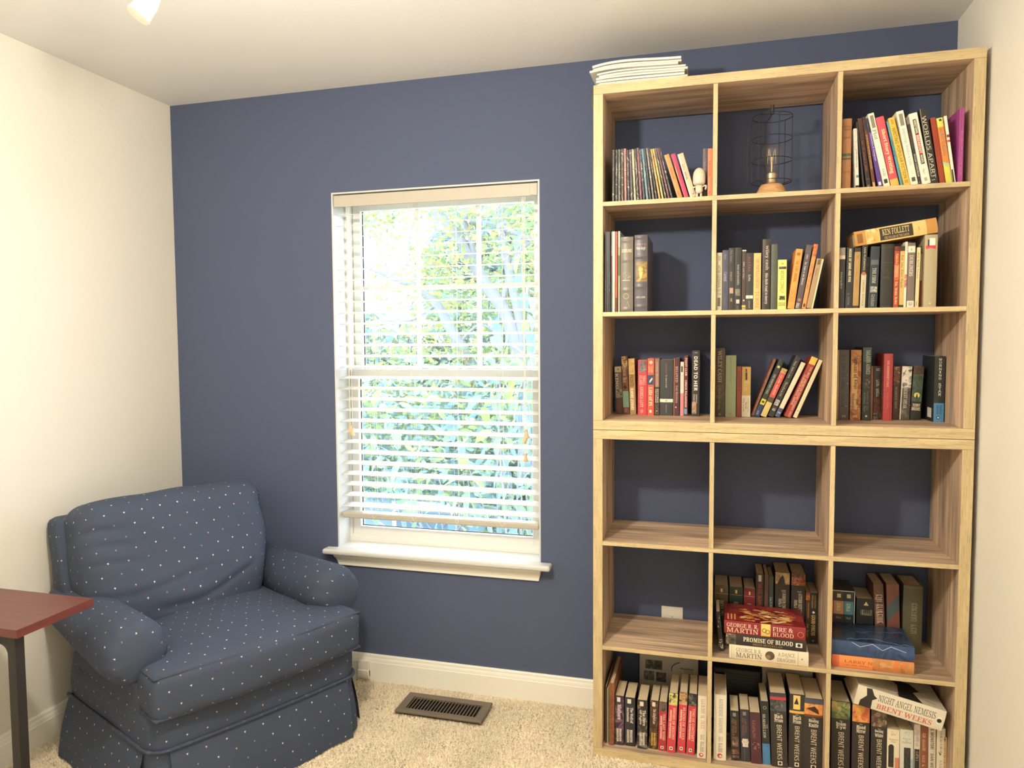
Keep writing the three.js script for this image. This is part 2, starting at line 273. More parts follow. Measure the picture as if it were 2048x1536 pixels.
// ---------------------------------------------------------------- armchair
M.fabric = mat(0xffffff, 0.85, { map: (() => { const t = canvasTex(1024, 1024, (g) => {
  g.fillStyle = 'rgb(62,72,93)'; g.fillRect(0, 0, 1024, 1024);
  for (let k = 0; k < 9000; k++) { const v = rnd(); g.fillStyle = v > 0.5 ? 'rgba(110,116,132,0.10)' : 'rgba(46,54,74,0.12)'; if (k & 1) g.fillRect(rnd() * 1024, rnd() * 1024, 10, 1); else g.fillRect(rnd() * 1024, rnd() * 1024, 1, 10); }
  const cols = ['#f4ecdc', '#f0e4d2', '#f6efe2', '#f2e6d6', '#ecc9a0', '#e6ae80', '#d29a8e', '#9a9094', '#8f8a90'];
  for (let j = 0; j < 12; j++) for (let i = 0; i < 8; i++) {
    const x = (i + (j % 2 ? 0.5 : 0) + 0.25) * 128 + rr(-6, 6), y = (j + 0.5) * 85.33 + rr(-5, 5); g.strokeStyle = cols[(rnd() * cols.length) | 0]; g.lineWidth = 3.2; g.lineCap = 'round';
    for (const a of [1.57, 0.6, 2.55]) { g.beginPath(); g.moveTo(x, y); g.lineTo(x + 6.2 * Math.cos(a + 3.14), y + 7 * Math.sin(a + 3.14)); g.stroke(); }
    g.beginPath(); g.moveTo(x, y); g.lineTo(x, y + 3.5); g.stroke();
  } }); t.repeat.set(1 / 0.47, 1 / 0.47); return t; })(), bumpMap: dataTex(512, (k) => { const i = k & 511, j = k >> 9, v = 120 + 60 * ((i >> 1 & 1) ^ (j >> 1 & 1)) + 60 * N1[k]; return [v, v, v]; }, false, 0.25), bumpScale: 0.0004 });
M.piping = mat(rgb(0.045, 0.055, 0.085), 0.85);
{
  const th = 27.5 * Math.PI / 180, f0 = 0.70, s0 = 0.205;
  const A = thing('armchair', 'navy upholstered armchair with tiny dot pattern and pleated skirt', 'armchair', [f0 * Math.cos(th) - s0 * Math.sin(th), 0, f0 * Math.sin(th) + s0 * Math.cos(th)]);
  A.rotation.y = Math.PI / 2 - th;
  const P = (n, g, m = M.fabric, par = A) => part(par, n, g, m);
  const wob = (v, a) => { v.x += a * Math.sin(v.y * 31 + v.z * 17); v.y += a * Math.sin(v.x * 27 + v.z * 23); v.z += a * Math.sin(v.x * 19 + v.y * 29); };
  // base body with the front band
  P('base', softBox(0.70, 0.24, 0.60, 0.05, [30, 10, 30], (v) => { v.y += 0.21; v.z += 0.07; v.x *= 1 + 0.10 * Math.max(0, 0.37 - v.z) / 0.6; if (v.z > 0.25) v.z += 0.012 * (1 - (v.x / 0.36) ** 2); wob(v, 0.0015); }));
  // skirt
  const cornerR = 0.05, hx = 0.352, zf = 0.372, zr = -0.225, hr = 0.388, path = [];
  const addLine = (x0, z0, x1, z1, nx, nz, n) => { for (let i = 0; i <= n; i++) { const t = i / n; path.push([x0 + (x1 - x0) * t, z0 + (z1 - z0) * t, nx, nz]); } };
  const addArc = (cx, cz, a0, a1, n) => { for (let i = 1; i < n; i++) { const a = a0 + (a1 - a0) * i / n; path.push([cx + cornerR * Math.cos(a), cz + cornerR * Math.sin(a), Math.cos(a), Math.sin(a)]); } };
  const seg = {};
  const mark = (k, fn) => { const s = path.length; fn(); seg[k] = [s, path.length]; };
  mark('side_a', () => addLine(-hr, zr, -hx, zf - cornerR, -1, 0, 24)); mark('corner_a', () => addArc(-hx + cornerR, zf - cornerR, Math.PI, Math.PI / 2, 8));
  mark('front', () => addLine(-hx + cornerR, zf, hx - cornerR, zf, 0, 1, 26)); mark('corner_b', () => addArc(hx - cornerR, zf - cornerR, Math.PI / 2, 0, 8));
  mark('side_b', () => addLine(hx, zf - cornerR, hr, zr, 1, 0, 24));
  const front = (p) => p[3] > 0.2 ? 0.012 * Math.max(0, 1 - (p[0] / 0.36) ** 2) * p[3] : 0;
  const ribbon = (ps, y0, y1, flare, inset, wave) => {
    const pos = [], uv = [], idx = [], ny = 8, n = ps.length; let s = 0;
    for (let i = 0; i < n; i++) {
      if (i) s += Math.hypot(ps[i][0] - ps[i - 1][0], ps[i][1] - ps[i - 1][1]);
      for (let j = 0; j <= ny; j++) { const t = j / ny, o = -inset + flare * t + wave * t * Math.sin(s * 26 + ps[0][0] * 9) + 0.006 * Math.sin(t * 3.1); pos.push(ps[i][0] + ps[i][2] * o, y0 + (y1 - y0) * t + 0.003 * t * Math.sin(s * 15), ps[i][1] + ps[i][3] * o + front(ps[i])); uv.push(s, y0 + (y1 - y0) * t); }
    }
    for (let i = 0; i < n - 1; i++) for (let j = 0; j < ny; j++) { const a = i * (ny + 1) + j, b = a + ny + 1; idx.push(a, a + 1, b, b, a + 1, b + 1); }
    const g = new THREE.BufferGeometry(); g.setAttribute('position', new THREE.Float32BufferAttribute(pos, 3)); g.setAttribute('uv', new THREE.Float32BufferAttribute(uv, 2)); g.setIndex(idx); g.computeVertexNormals(); return g;
  };
  const sl = (k, a = 0, b = 0) => path.slice(seg[k][0] + a, seg[k][1] - b);
  P('skirt_panel', ribbon(sl('front', 0, 0), 0.205, 0.006, 0.034, 0, 0.003)); P('skirt_panel', ribbon(sl('side_a'), 0.205, 0.006, 0.040, 0, 0.003)); P('skirt_panel', ribbon(sl('side_b'), 0.205, 0.006, 0.040, 0, 0.003));
  const cA = path.slice(seg.corner_a[0] - 3, seg.corner_a[1] + 3), cB = path.slice(seg.corner_b[0] - 3, seg.corner_b[1] + 3);
  P('skirt_pleat', ribbon(cA, 0.203, 0.008, 0.026, 0.012, 0)); P('skirt_pleat', ribbon(cB, 0.203, 0.008, 0.026, 0.012, 0));
  P('skirt_panel', ribbon([[hr, zr, 0, -1], [0, zr, 0, -1], [-hr, zr, 0, -1]], 0.205, 0.006, 0.02, 0, 0));
  P('piping', tube(path.map((p) => V3(p[0] + p[2] * 0.004, 0.207, p[1] + p[3] * 0.004 + front(p))), 0.0055, 160, 6), M.fabric);
  // seat cushion, wider in front of the arms
  const wid = (z) => 0.262 / 0.352 + (1 - 0.262 / 0.352) * bump(z, 0.205, 0.285);
  const seatDef = (v, Hf) => { const cr = Math.max(0, 1 - (v.x / 0.352) ** 2) * Math.max(0, 1 - ((v.z) / 0.31) ** 2); if (v.y > 0) v.y += 0.034 * cr; v.x *= wid(v.z + 0.10); if (v.z > 0.2) { v.z += 0.018 * Math.max(0, 1 - (v.x / 0.37) ** 2) * (1 - (v.y / 0.09) ** 2) + 0.018 * Math.max(0, 1 - (v.x / 0.37) ** 2); } wob(v, 0.0016); };
  const sc = P('seat_cushion', softBox(0.704, 0.138, 0.60, 0.028, [56, 12, 48], seatDef)); sc.position.set(0, 0.372, 0.10);
  const edge = (y, k) => { const pts = []; for (let i = 0; i <= 60; i++) { const t = i / 60; let x, z; if (t < 0.2) { z = 0.0 + 0.28 * t / 0.2; x = -0.352; } else if (t > 0.8) { z = 0.28 * (1 - t) / 0.2; x = 0.352; } else { const a = (t - 0.2) / 0.6; x = -0.352 + 0.704 * a; z = 0.296; } const v = V3(Math.max(-0.340, Math.min(0.340, x)), 0, z - 0.006); v.x *= wid(v.z + 0.10); if (v.z > 0.2) v.z += 0.018 * Math.max(0, 1 - (v.x / 0.37) ** 2) + k * Math.max(0, 1 - (v.x / 0.37) ** 2); pts.push(V3(v.x * 1.012, y, v.z)); } return pts; };
  P('piping', tube(edge(0.062, 0.006), 0.0050, 140, 6), M.piping, sc); P('piping', tube(edge(-0.060, 0.006), 0.0055, 140, 6), M.fabric, sc);
  // back frame and back cushion
  const bf = P('back_frame', softBox(0.735, 0.48, 0.12, 0.026, [30, 26, 8], (v) => { const t = (v.y + 0.24) / 0.48; v.x *= 0.84 + 0.16 * bump(t, 0.05, 0.6); v.y += 0.012 * (1 - (v.x / 0.34) ** 2) * t; wob(v, 0.0015); })); bf.position.set(-0.03, 0.552, -0.285); bf.rotation.x = -0.17;
  const creases = [[-0.135, 0.5, 0.006, -0.12, 0.24], [-0.085, 0.35, 0.0035, -0.30, 0.05], [0.13, -0.5, 0.005, -0.31, -0.20], [0.08, -0.5, 0.0035, -0.31, -0.17], [0.02, -0.3, 0.003, -0.31, -0.14]];
  const bc = P('back_cushion', softBox(0.645, 0.46, 0.19, 0.062, [84, 64, 14], (v, Hf) => {
    const ex = Math.max(0, 1 - (v.x / 0.33) ** 2), ey = Math.max(0, 1 - (v.y / 0.26) ** 2);
    if (v.z > 0) { v.z += 0.045 * Math.sqrt(ex) * ey + 0.03 * ex * Math.exp(-(((v.y + 0.12) / 0.1) ** 2));
      for (const [y, k, d, x0, x1] of creases) { const on = bump(v.x, x0 - 0.04, x0 + 0.03) * (1 - bump(v.x, x1 - 0.05, x1 + 0.03)), yy = y + k * (v.x - x0) * (v.x - x0) - (k < 0 ? k * 0.3 * (v.x - x0) * 0 : 0.02 * (v.x - x0)); const e = (v.y - yy) / 0.009; v.z -= on * d * Math.exp(-e * e); v.z += on * d * 0.6 * Math.exp(-((e - 2.6) ** 2) / 3); } }
    const t = (v.y + 0.235) / 0.47; v.x *= 0.72 + 0.30 * Math.sin(Math.min(1, 0.16 + t * 1.1) * 1.9); v.y -= 0.05 * (1 - bump(t, 0, 0.5)) * ex; v.y += 0.010 * ex * t; wob(v, 0.002);
  })); bc.position.set(-0.048, 0.61, -0.185); bc.rotation.x = -0.22;
  { const pts = []; for (let i = 0; i < 64; i++) { const a = i / 64 * 6.2832, cx = Math.sign(Math.cos(a)) * Math.abs(Math.cos(a)) ** 0.42 * 0.303, cy = Math.sign(Math.sin(a)) * Math.abs(Math.sin(a)) ** 0.42 * 0.222; pts.push(V3(cx, cy - (cy < 0 ? 0.022 * Math.max(0, 1 - (cx / 0.3) ** 2) : -0.008), -0.002 + 0.066 * 0)); } P('piping', tube(pts, 0.0045, 160, 6, true), M.fabric, bc).position.z = 0.062; }
  // rolled arms
  for (const s of [-1, 1]) {
    const pos = [], uv = [], idx = [], nz = 40, na = 36;
    for (let i = 0; i <= nz; i++) { const t = i / nz, z = -0.34 + 0.655 * t, e = t > 0.86 ? Math.sqrt(Math.max(0, 1 - ((t - 0.86) / 0.14) ** 2)) : 1, R = (0.087 + 0.010 * bump(t, 0.1, 0.9)) * e ** 0.62, cy = 0.475 - 0.006 * Math.sin(t * 3), cx = s * (0.338 + 0.006 * t);
      for (let j = 0; j <= na; j++) { const a = j / na * 6.2832, pl = t > 0.80 ? 1 - 0.06 * Math.max(0, Math.cos(a * 9)) ** 6 * bump(t, 0.80, 0.93) * (1 - bump(t, 0.985, 1)) : 1; pos.push(cx + R * pl * Math.cos(a) * 0.98 * s, cy + R * pl * Math.sin(a) * 1.02, z); uv.push(a * 0.09, z); } }
    for (let i = 0; i < nz; i++) for (let j = 0; j < na; j++) { const a = i * (na + 1) + j, b = a + na + 1; s > 0 ? idx.push(a, a + 1, b, b, a + 1, b + 1) : idx.push(a, b, a + 1, b, b + 1, a + 1); }
    const g = new THREE.BufferGeometry(); g.setAttribute('position', new THREE.Float32BufferAttribute(pos, 3)); g.setAttribute('uv', new THREE.Float32BufferAttribute(uv, 2)); g.setIndex(idx);
    const arm = P('arm', smooth(g));
    P('arm_panel', softBox(0.088, 0.33, 0.56, 0.03, [8, 18, 30], (v) => { v.x += s * (0.308 + 0.006 * bump(v.y, -0.16, 0.1) + 0.03 * Math.max(0, 0.27 - v.z - 0.02) / 0.55 * (1 - bump(v.y, -0.1, 0.1))); v.y += 0.325; v.z += 0.02; wob(v, 0.0012); }), M.fabric, arm);
  }
}
{ // side table at the chair's arm
  const T = thing('side_table', 'red-brown laminate side table on a square black steel frame beside armchair', 'table', [0.31, 0, 1.115]);
  const P = (n, g, m) => part(T, n, g, m);
  const t = P('table_top', wbox(-0.33, 0.205, 0.628, 0.65, -0.125, 0.115), M.mahogany);
  P('leg', bb(0.026, 0.60, 0.026, 0.168, 0.328, 0.088), M.steel); P('foot', bb(0.028, 0.028, 0.21, 0.168, 0.014, -0.004), M.steel);
  P('leg', bb(0.026, 0.60, 0.026, -0.288, 0.328, 0.088), M.steel); P('foot', bb(0.028, 0.028, 0.21, -0.288, 0.014, -0.004), M.steel);
  P('top_rail', bb(0.429, 0.026, 0.0255, -0.06, 0.6145, 0.088), M.steel);
  { const s = new THREE.Shape(); s.moveTo(0, 0); s.lineTo(0, -0.03); s.quadraticCurveTo(-0.002, -0.002, -0.03, 0); s.closePath(); P('corner_gusset', new THREE.ExtrudeGeometry(s, { depth: 0.024, bevelEnabled: false }).translate(0.1545, 0.601, 0.076), M.steel); }
}
{ // small socket box on the baseboard beside the chair
  const j = thing('wall_jack', 'small white wall jack box on the baseboard beside the armchair', 'jack', [solveX(727, 0.05, 0.025), 0.0, 0.014]);
  part(j, 'box', rb(0.05, 0.075, 0.014, 0.003, 0, 0.05, 0.007), M.plate); part(j, 'cover', rb(0.05, 0.03, 0.018, 0.003, 0, 0.035, 0.009), M.plate);
}

// ---------------------------------------------------------------- bookcase
const BX = 1.85164, BZ1 = 0.31466, BZ0 = 0.0165, T = 0.0302, D = 0.01333, C = 0.335, U = 2 * T + 2 * D + 3 * C;
const colX = [BX + T, BX + T + C + D, BX + T + 2 * C + 2 * D], shelfIn = [T + 2 * C + 2 * D, T + C + D, T];
const shelfY = [...shelfIn.map((y) => y + U), ...shelfIn];
function unit(y, label) {
  const g = thing('cube_bookcase', label, 'bookcase', [BX, y, 0], 'stacked cube bookcases');
  let off = rr(0, 3);
  const P = (n, x0, x1, y0, y1) => { off += 0.37; const m = part(g, n, wbox(x0, x1, y0, y1, BZ0, BZ1 - 0.001, off), M.oak); part(m, 'edge_band', wbox(x0, x1, y0, y1, BZ1 - 0.001, BZ1, off), M.edge, 'pale oak front edge'); };
  const e = 0.0006;
  P('top_panel', 0, U, U - T + e, U - e * 2); P('bottom_panel', 0, U, e, T); P('side_panel', 0, T, T + e, U - T); P('side_panel', U - T, U, T + e, U - T);
  for (const yy of [T + C, T + 2 * C + D]) P('shelf', T + e, U - T - e, yy, yy + D);
  for (const x of [T + C, T + 2 * C + D]) for (let r = 0; r < 3; r++) P('divider', x, x + D, T + r * (C + D) + e, T + r * (C + D) + C - e);
}
unit(0, 'oak cube bookcase standing on the carpet, carrying its twin'); unit(U, 'oak cube bookcase stacked on its twin, nearly reaching the ceiling');

// ---------------------------------------------------------------- book building
const PXM = 2200, ATW = 2048, atlases = [];
function slot(L, Tk) {                               // room for one spine in an atlas of canvases
  const w = Math.ceil(L * PXM), h = Math.max(10, Math.ceil(Tk * PXM));
  let a = atlases[atlases.length - 1];
  if (a && a.y + h + 2 > ATW) { a.col++; a.y = 0; if (a.col > 2) a = null; }
  if (!a) { const c = document.createElement('canvas'); c.width = c.height = ATW; a = { c, g: c.getContext('2d'), col: 0, y: 0, mats: {} }; atlases.push(a); const t = new THREE.CanvasTexture(c); t.colorSpace = THREE.SRGBColorSpace; a.mat = mat(0xffffff, 0.48, { map: t }); a.leather = mat(0xffffff, 0.36, { map: t }); }
  const s = { a, x: a.col * 682, y: a.y, w, h }; a.y += h + 2; return s;
}
const FONT = { s: 'serif', sb: 'bold serif', n: 'sans-serif', nb: 'bold sans-serif' };
function fit(g, text, font, x, y, w, h, color) {     // text stretched into a box
  if (BLURRED.has(text)) return strokes(g, text, x, y, w, h, color);
  const b = font.includes('b'), fam = font[0] === 's' ? 'serif' : 'sans-serif'; g.save(); g.font = (b ? 'bold ' : '') + '100px ' + fam; g.textBaseline = 'alphabetic';
  const m = g.measureText(text), tw = Math.max(1, m.width), up = /[A-Z0-9bdfhklt]/.test(text) ? 73 : 55, dn = /[gjpqy]/.test(text) ? 22 : 0;
  g.translate(x, y); g.scale(w / tw, h / (up + dn)); g.fillStyle = color; g.fillText(text, 0, up); g.restore();
}
const BLURRED = new Set(('VOLUME I|VOLUME II|VOLUME III|VOLUME|Handmaiden|Beginnings|Sinful comforts|ATLAS|press|penguin|COLLECTED|STORIES|CENTURY|PRESS|Cosmopolitics|DAVY|A GUIDE|NANCY|Maass|MYTHOS|GETTING PUBLISHED|THE COMPLETE CREATIVE GUIDE|QUARTERLY|REVIEW|The Art of the|Banville|FABER|Jane Austen|Persuasion|CLASSICS|Into the Wild|WALDEN|Essays|THE LIAR KILLING|HUNTER|STEPHEN.|Shaw|The Sound of the Mountain|ROMAN|PALE KING OF WOLF|Voices|a novel|GATSBY FILES|CALM|Grisham.|FINDERS KEEPERS|The Awful Place|The Sun Also Rises|notes|ISLE|JAMES BALDWIN Giovanni|Dover|Katherine Boo|NATIONAL|WILKIE|The Complete Poems|On Beauty|a novel of the last|Emma Donoghue|The Wonder and Other Stories|CHEEVER|Nunez|Noli Kepner|SIGNET|THE LADY CHATTERLEY|Heart Sound & Fury|Faulkner|vintage|stories|Blue Fire the Rising|Aemili|K.W. JETER|THE NAME|THE HUNTER|MARGARET ATWOOD|Throne of the|Crescent Moon|ROBERT JORDAN|TALES|ISLES|BRUST|The Light|TALE|BOX|JUMBLE|THE HOBBITON|LEAVES AND|the long patrol|THE SONG OF ICE|CHILDREN OF|RUIN|L.E. MODESITT|George Saunders|THE NOVELS|CLAN OF|Dracula|THE KINGDOM|JOE|BEST SERVED COLD|DAN W|I DO NOT WANT TO KILL YOU|THE WAR OF THE END|KATHERINE SHADOWS.|Carmel.|How to Write a Poem').split('|'));   // lettering too small to read in the photograph: drawn as strokes
function strokes(g, text, x, y, w, h, color) {
  g.save(); g.strokeStyle = color; g.lineCap = 'round'; const n = text.length, s = w / n; g.lineWidth = Math.max(1, Math.min(s * 0.22, h * 0.16)); let k = 7;
  for (let i = 0; i < n; i++) { if (text[i] === ' ') continue; k = (k * 31 + text.charCodeAt(i)) % 997; const x0 = x + i * s + s * 0.2, x1 = x + i * s + s * 0.8, y0 = y + (text[i] > 'Z' ? h * 0.3 : 0), y1 = y + h; g.beginPath(); g.moveTo(x0, y0); g.lineTo(x0, y1); if (k % 3) { g.moveTo(x0, k % 2 ? y0 : y1); g.lineTo(x1, k % 2 ? y0 : y1); } if (k % 4 > 1) { g.moveTo(x1, y0); g.lineTo(x1, y1); } else { g.moveTo(x0, (y0 + y1) / 2); g.lineTo(x1, y1); } g.stroke(); }
  g.restore();
}
function blotch(g, x, y, w, h, cols, n = 40) {
  g.save(); g.beginPath(); g.rect(x, y, w, h); g.clip(); g.fillStyle = cols[0]; g.fillRect(x, y, w, h);
  for (let k = 0; k < n; k++) { g.fillStyle = cols[(rnd() * cols.length) | 0]; g.globalAlpha = rr(0.3, 0.9); g.beginPath(); g.ellipse(x + rnd() * w, y + rnd() * h, rr(0.03, 0.22) * Math.max(w, h), rr(0.03, 0.2) * Math.min(w, h), rnd() * 3, 0, 6.3); g.fill(); }
  g.restore();
}
function paintSpine(s, base, ops) {                  // t runs from the head of the spine (0) to its foot (1), a across it
  const g = s.a.g, { x, y, w, h } = s; g.save(); g.beginPath(); g.rect(x, y, w, h); g.clip(); g.fillStyle = base; g.fillRect(x, y, w, h);
  for (const o of ops) {
    const k = o[0];
    if (k === 'r') { g.fillStyle = o[3]; const a0 = o[4] ?? 0, a1 = o[5] ?? 1; g.fillRect(x + o[1] * w, y + (1 - a1) * h, (o[2] - o[1]) * w, (a1 - a0) * h); }
    else if (k === 'v') { const a0 = o[6] ?? 0.25, a1 = o[7] ?? 0.75; fit(g, o[1], o[5] || 'n', x + o[2] * w, y + (1 - a1) * h, (o[3] - o[2]) * w, (a1 - a0) * h, o[4]); }
    else if (k === 'h') { const a0 = o[6] ?? 0.12, a1 = o[7] ?? 0.88; g.save(); g.translate(x + o[3] * w, y + (1 - a0) * h); g.rotate(-Math.PI / 2); fit(g, o[1], o[5] || 'n', 0, -(o[3] - o[2]) * w, (a1 - a0) * h, (o[3] - o[2]) * w, o[4]); g.restore(); }
    else if (k === 'n') { const a0 = o[4] ?? 0, a1 = o[5] ?? 1; blotch(g, x + o[1] * w, y + (1 - a1) * h, (o[2] - o[1]) * w, (a1 - a0) * h, o[3]); }
    else if (k === 'c') { g.fillStyle = o[4]; g.beginPath(); g.arc(x + o[1] * w, y + (1 - o[2]) * h, o[3] * h, 0, 6.3); g.fill(); }
    else if (k === 'l') { g.strokeStyle = o[5]; g.lineWidth = o[6] || 2; g.beginPath(); g.moveTo(x + o[1] * w, y + (1 - o[2]) * h); g.lineTo(x + o[3] * w, y + (1 - o[4]) * h); g.stroke(); }
    else if (k === 'o') { g.strokeStyle = o[4]; g.lineWidth = o[5] || 2; g.beginPath(); g.arc(x + o[1] * w, y + (1 - o[2]) * h, o[3] * h, 0, 6.3); g.stroke(); }
    else if (k === 'p') { g.fillStyle = o[1]; g.beginPath(); for (let i = 2; i < o.length; i += 2) g.lineTo(x + o[i] * w, y + (1 - o[i + 1]) * h); g.fill(); }
  }
  g.restore();
}
const coverMats = {};
const coverMat = (c) => coverMats[c] ||= mat(new THREE.Color(c), 0.45);
function makeBook(o, Tk, Hk, Dk, base, ops, opt = {}) {   // x 0..Tk, y 0..Hk, spine at z = 0, pages towards -z
  const s = slot(Hk, Tk), hard = opt.hard, bt = hard ? 0.0028 : Math.min(0.0012, Tk * 0.2), ov = hard ? 0.003 : 0.0006, bulge = (opt.bulge ?? (hard ? 0.09 : 0.04)) * Tk;
  paintSpine(s, base, ops);
  const cv = part(o, 'cover', merge([bb(bt, Hk, Dk, bt / 2, Hk / 2, -Dk / 2), bb(bt, Hk, Dk, Tk - bt / 2, Hk / 2, -Dk / 2), bb(Tk - 2 * bt, Hk, 0.001, Tk / 2, Hk / 2, -0.0015)]), coverMat(opt.cover || base));
  const g = new THREE.PlaneGeometry(Tk, Hk, 6, opt.bands ? 60 : 1).translate(Tk / 2, Hk / 2, 0), p = g.attributes.position, u = g.attributes.uv;
  for (let i = 0; i < p.count; i++) {
    const a = p.getX(i) / Tk, t = 1 - p.getY(i) / Hk; let z = bulge * (1 - (2 * a - 1) ** 2); if (opt.bands) for (const b of opt.bands) z += 0.0022 * Math.exp(-(((t - b) / 0.012) ** 2)) * (1 - (2 * a - 1) ** 6);
    p.setZ(i, z); u.setXY(i, (s.x + 0.5 + t * (s.w - 1)) / ATW, 1 - (s.y + 0.5 + (1 - a) * (s.h - 1)) / ATW);
  }
  g.computeVertexNormals();
  part(o, 'spine', g, opt.leather ? s.a.leather : s.a.mat);
  const pw = Tk - 2 * bt - 0.0002; if (pw > 0.0005) part(o, 'pages', wbox(bt + 0.0001, Tk - bt - 0.0001, ov, Hk - ov, -Dk + (hard ? 0.004 : 0.001), -0.0022, rr(0, 1)), opt.pages || M.page);
  return cv;
}
const ROWN = ['top row', 'second row', 'third row', 'fourth row', 'fifth row', 'bottom row'], COLN = ['window-side cube', 'middle cube', 'wall-side cube'];
const ORD = ['first', 'second', 'third', 'fourth', 'fifth', 'sixth', 'seventh', 'eighth', 'ninth', 'tenth', 'eleventh', 'twelfth', 'thirteenth', 'fourteenth', 'fifteenth', 'sixteenth', 'seventeenth', 'eighteenth', 'nineteenth', 'twentieth', 'twenty-first', 'twenty-second', 'twenty-third', 'twenty-fourth', 'twenty-fifth', 'twenty-sixth'];
const CELL = { A: [0, 0, 1170, 90, 4.518], C: [0, 2, 1670, 180, 6.606], D: [1, 0, 1190, 430, 6.98], E: [1, 1, 1420, 460, 7.877], F: [1, 2, 1660, 420, 6.827], G: [2, 0, 1200, 680, 7.68], H: [2, 1, 1415, 670, 7.681], I: [2, 2, 1660, 670, 6.827], N: [4, 1, 1415, 1100, 6.145], O: [4, 2, 1650, 1120, 5.907], P: [5, 0, 1190, 1290, 6.244], Q: [5, 1, 1415, 1330, 7.458], R: [5, 2, 1650, 1340, 7.062] };
const counts = {};
// one upright or leaning book from the crop coordinates of its spine: foot (bl, br), head corner (tx, ty), foot height by or spine depth z
function book(cell, bl, br, tx, ty, zy, Dk, base, look, ops = [], opt = {}) {
  const [row, col, ox, oy, sc] = CELL[cell], px = (x) => ox + x / sc, py = (y) => oy + y / sc, sh = shelfY[row], xmin = colX[col] + 0.0006, xmax = colX[col] + C - 0.0006;
  let z = zy; if (zy > 3) z = onPlane(1, sh, px(bl), py(zy)).z; z = Math.max(0.05, Math.min(BZ1 - 0.003, z));
  let xl = solveX(px(bl), sh, z), xr = solveX(px(br), sh, z); const top = onPlane(2, z, px(tx), py(ty));
  let a = Math.atan2(top.x - xl, top.y - sh); if (Math.abs(a) < 0.035 && !opt.lean) a = 0;
  const c = Math.cos(a); let Tk = (xr - xl) * c * (opt.thin ?? 0.985), Hk = Math.min(a ? Math.hypot(top.x - xl, top.y - sh) : top.y - sh, C - 0.004);
  { const d = Math.max(0, xmin - xl) - Math.max(0, Math.max(xl + Tk, xr) - xmax); xl += d; xr += d; }
  if (a < 0) a = Math.max(a, -Math.asin(Math.min(1, Math.max(0, (xl - xmin) / Hk)))); if (a > 0) a = Math.min(a, Math.asin(Math.min(1, Math.max(0, (xmax - xr) / Hk))));
  Dk = Math.min(Dk, z - BZ0 + 0.013);
  const i = counts[cell] = (counts[cell] ?? -1) + 1, stackWord = opt.at || `${ORD[i]} from ${col ? 'the divider' : 'the side panel'}`;
  const o = thing(opt.name || (opt.hard ? 'hardcover_book' : 'paperback_book'), `${look}, ${stackWord}, ${ROWN[row]} ${COLN[col]}`, opt.cat || 'book', [0, 0, 0], `books in the ${ROWN[row]} ${COLN[col]}`);
  makeBook(o, Tk, Hk, Dk, base, ops, opt);
  if (a > 0) { o.position.set(xr, sh + 0.0004, z); o.rotation.z = -a; for (const m of o.children) m.position.x = -Tk; } else { o.position.set(xl, sh + 0.0004, z); o.rotation.z = -a; }
  if (opt.yaw) { o.rotation.order = 'YXZ'; o.rotation.y = opt.yaw; }
  return { o, Tk, Hk, Dk, z, xl, xr, a, sh };
}
// one book lying flat: crop corners of its spine (upper-left, upper-right, lower-right, lower-left), spine at depth z
function lying(cell, q, z, Dk, base, look, ops, opt = {}) {
  const [row, col, ox, oy, sc] = CELL[cell], P = (k) => onPlane(2, z, ox + q[k] / sc, oy + q[k + 1] / sc), ul = P(0), ur = P(2), lr = P(4), ll = P(6);
  const Lk = Math.min(0.33, (ul.distanceTo(ur) + ll.distanceTo(lr)) / 2) * (opt.len ?? 1), Tk = opt.T ?? (ul.distanceTo(ll) + ur.distanceTo(lr)) / 2, tilt = opt.tilt ?? Math.atan2(lr.y - ll.y, lr.x - ll.x);
  const o = thing(opt.name || (opt.hard ? 'hardcover_book' : 'paperback_book'), `${look}, ${ROWN[row]} ${COLN[col]}`, 'book', [0, 0, 0], `books in the ${ROWN[row]} ${COLN[col]}`);
  makeBook(o, Tk, Lk, Dk, base, ops, opt);
  o.rotation.order = 'YXZ'; o.rotation.z = Math.PI / 2 + tilt; o.rotation.y = opt.yaw || 0;
  o.position.set(opt.x ?? lr.x, opt.y ?? lr.y, z);
  return { o, Tk, Lk, Dk, lr, ll, tilt };
}

// ---------------------------------------------------------------- top row, window-side cube: thin comics, leaning novels, figurine
{
  const cols = ['#3d4038', '#2f3234', '#5b5a4a', '#54483f', '#a8767a', '#3a3136', '#594f5c', '#b9b896', '#403a3e', '#7d4a58', '#333b46', '#5f86a0', '#33383c', '#75706c', '#2e3036', '#d49a58', '#cfae62', '#57504a', '#73444e', '#34383c'];
  const n = cols.length, word = ['olive', 'charcoal', 'drab', 'brown', 'pink', 'dark plum', 'mauve', 'pale green', 'dusky', 'rose', 'slate', 'sky blue', 'graphite', 'warm grey', 'black', 'orange', 'golden', 'umber', 'wine', 'iron grey'];
  for (let i = 0; i < n; i++) {
    const bl = 245 + 28.2 * i, ty = 950 - (i % 5) * 3 - (i > 8 ? 6 : 0), lean = 3 - 128 * (i / n) ** 1.6;
    book('A', bl, bl + (i > 11 ? 17.5 : 20), bl + lean, ty, 0.292, 0.17, cols[i], `thin ${word[i]} comic volume`, [['n', 0, 1, [cols[i], '#2b2b30', '#8d7a66', '#d9cdb0', cols[i], cols[i], '#a08f7d'], 0, 1], ['v', 'VOLUME ' + 'I'.repeat(1 + i % 3), 0.25, 0.5, '#efe6cf', 'n', 0.3, 0.7]].slice(0, i % 3 ? 2 : 1), { name: 'comic_book', lean: 1, thin: 0.92 });
  }
}
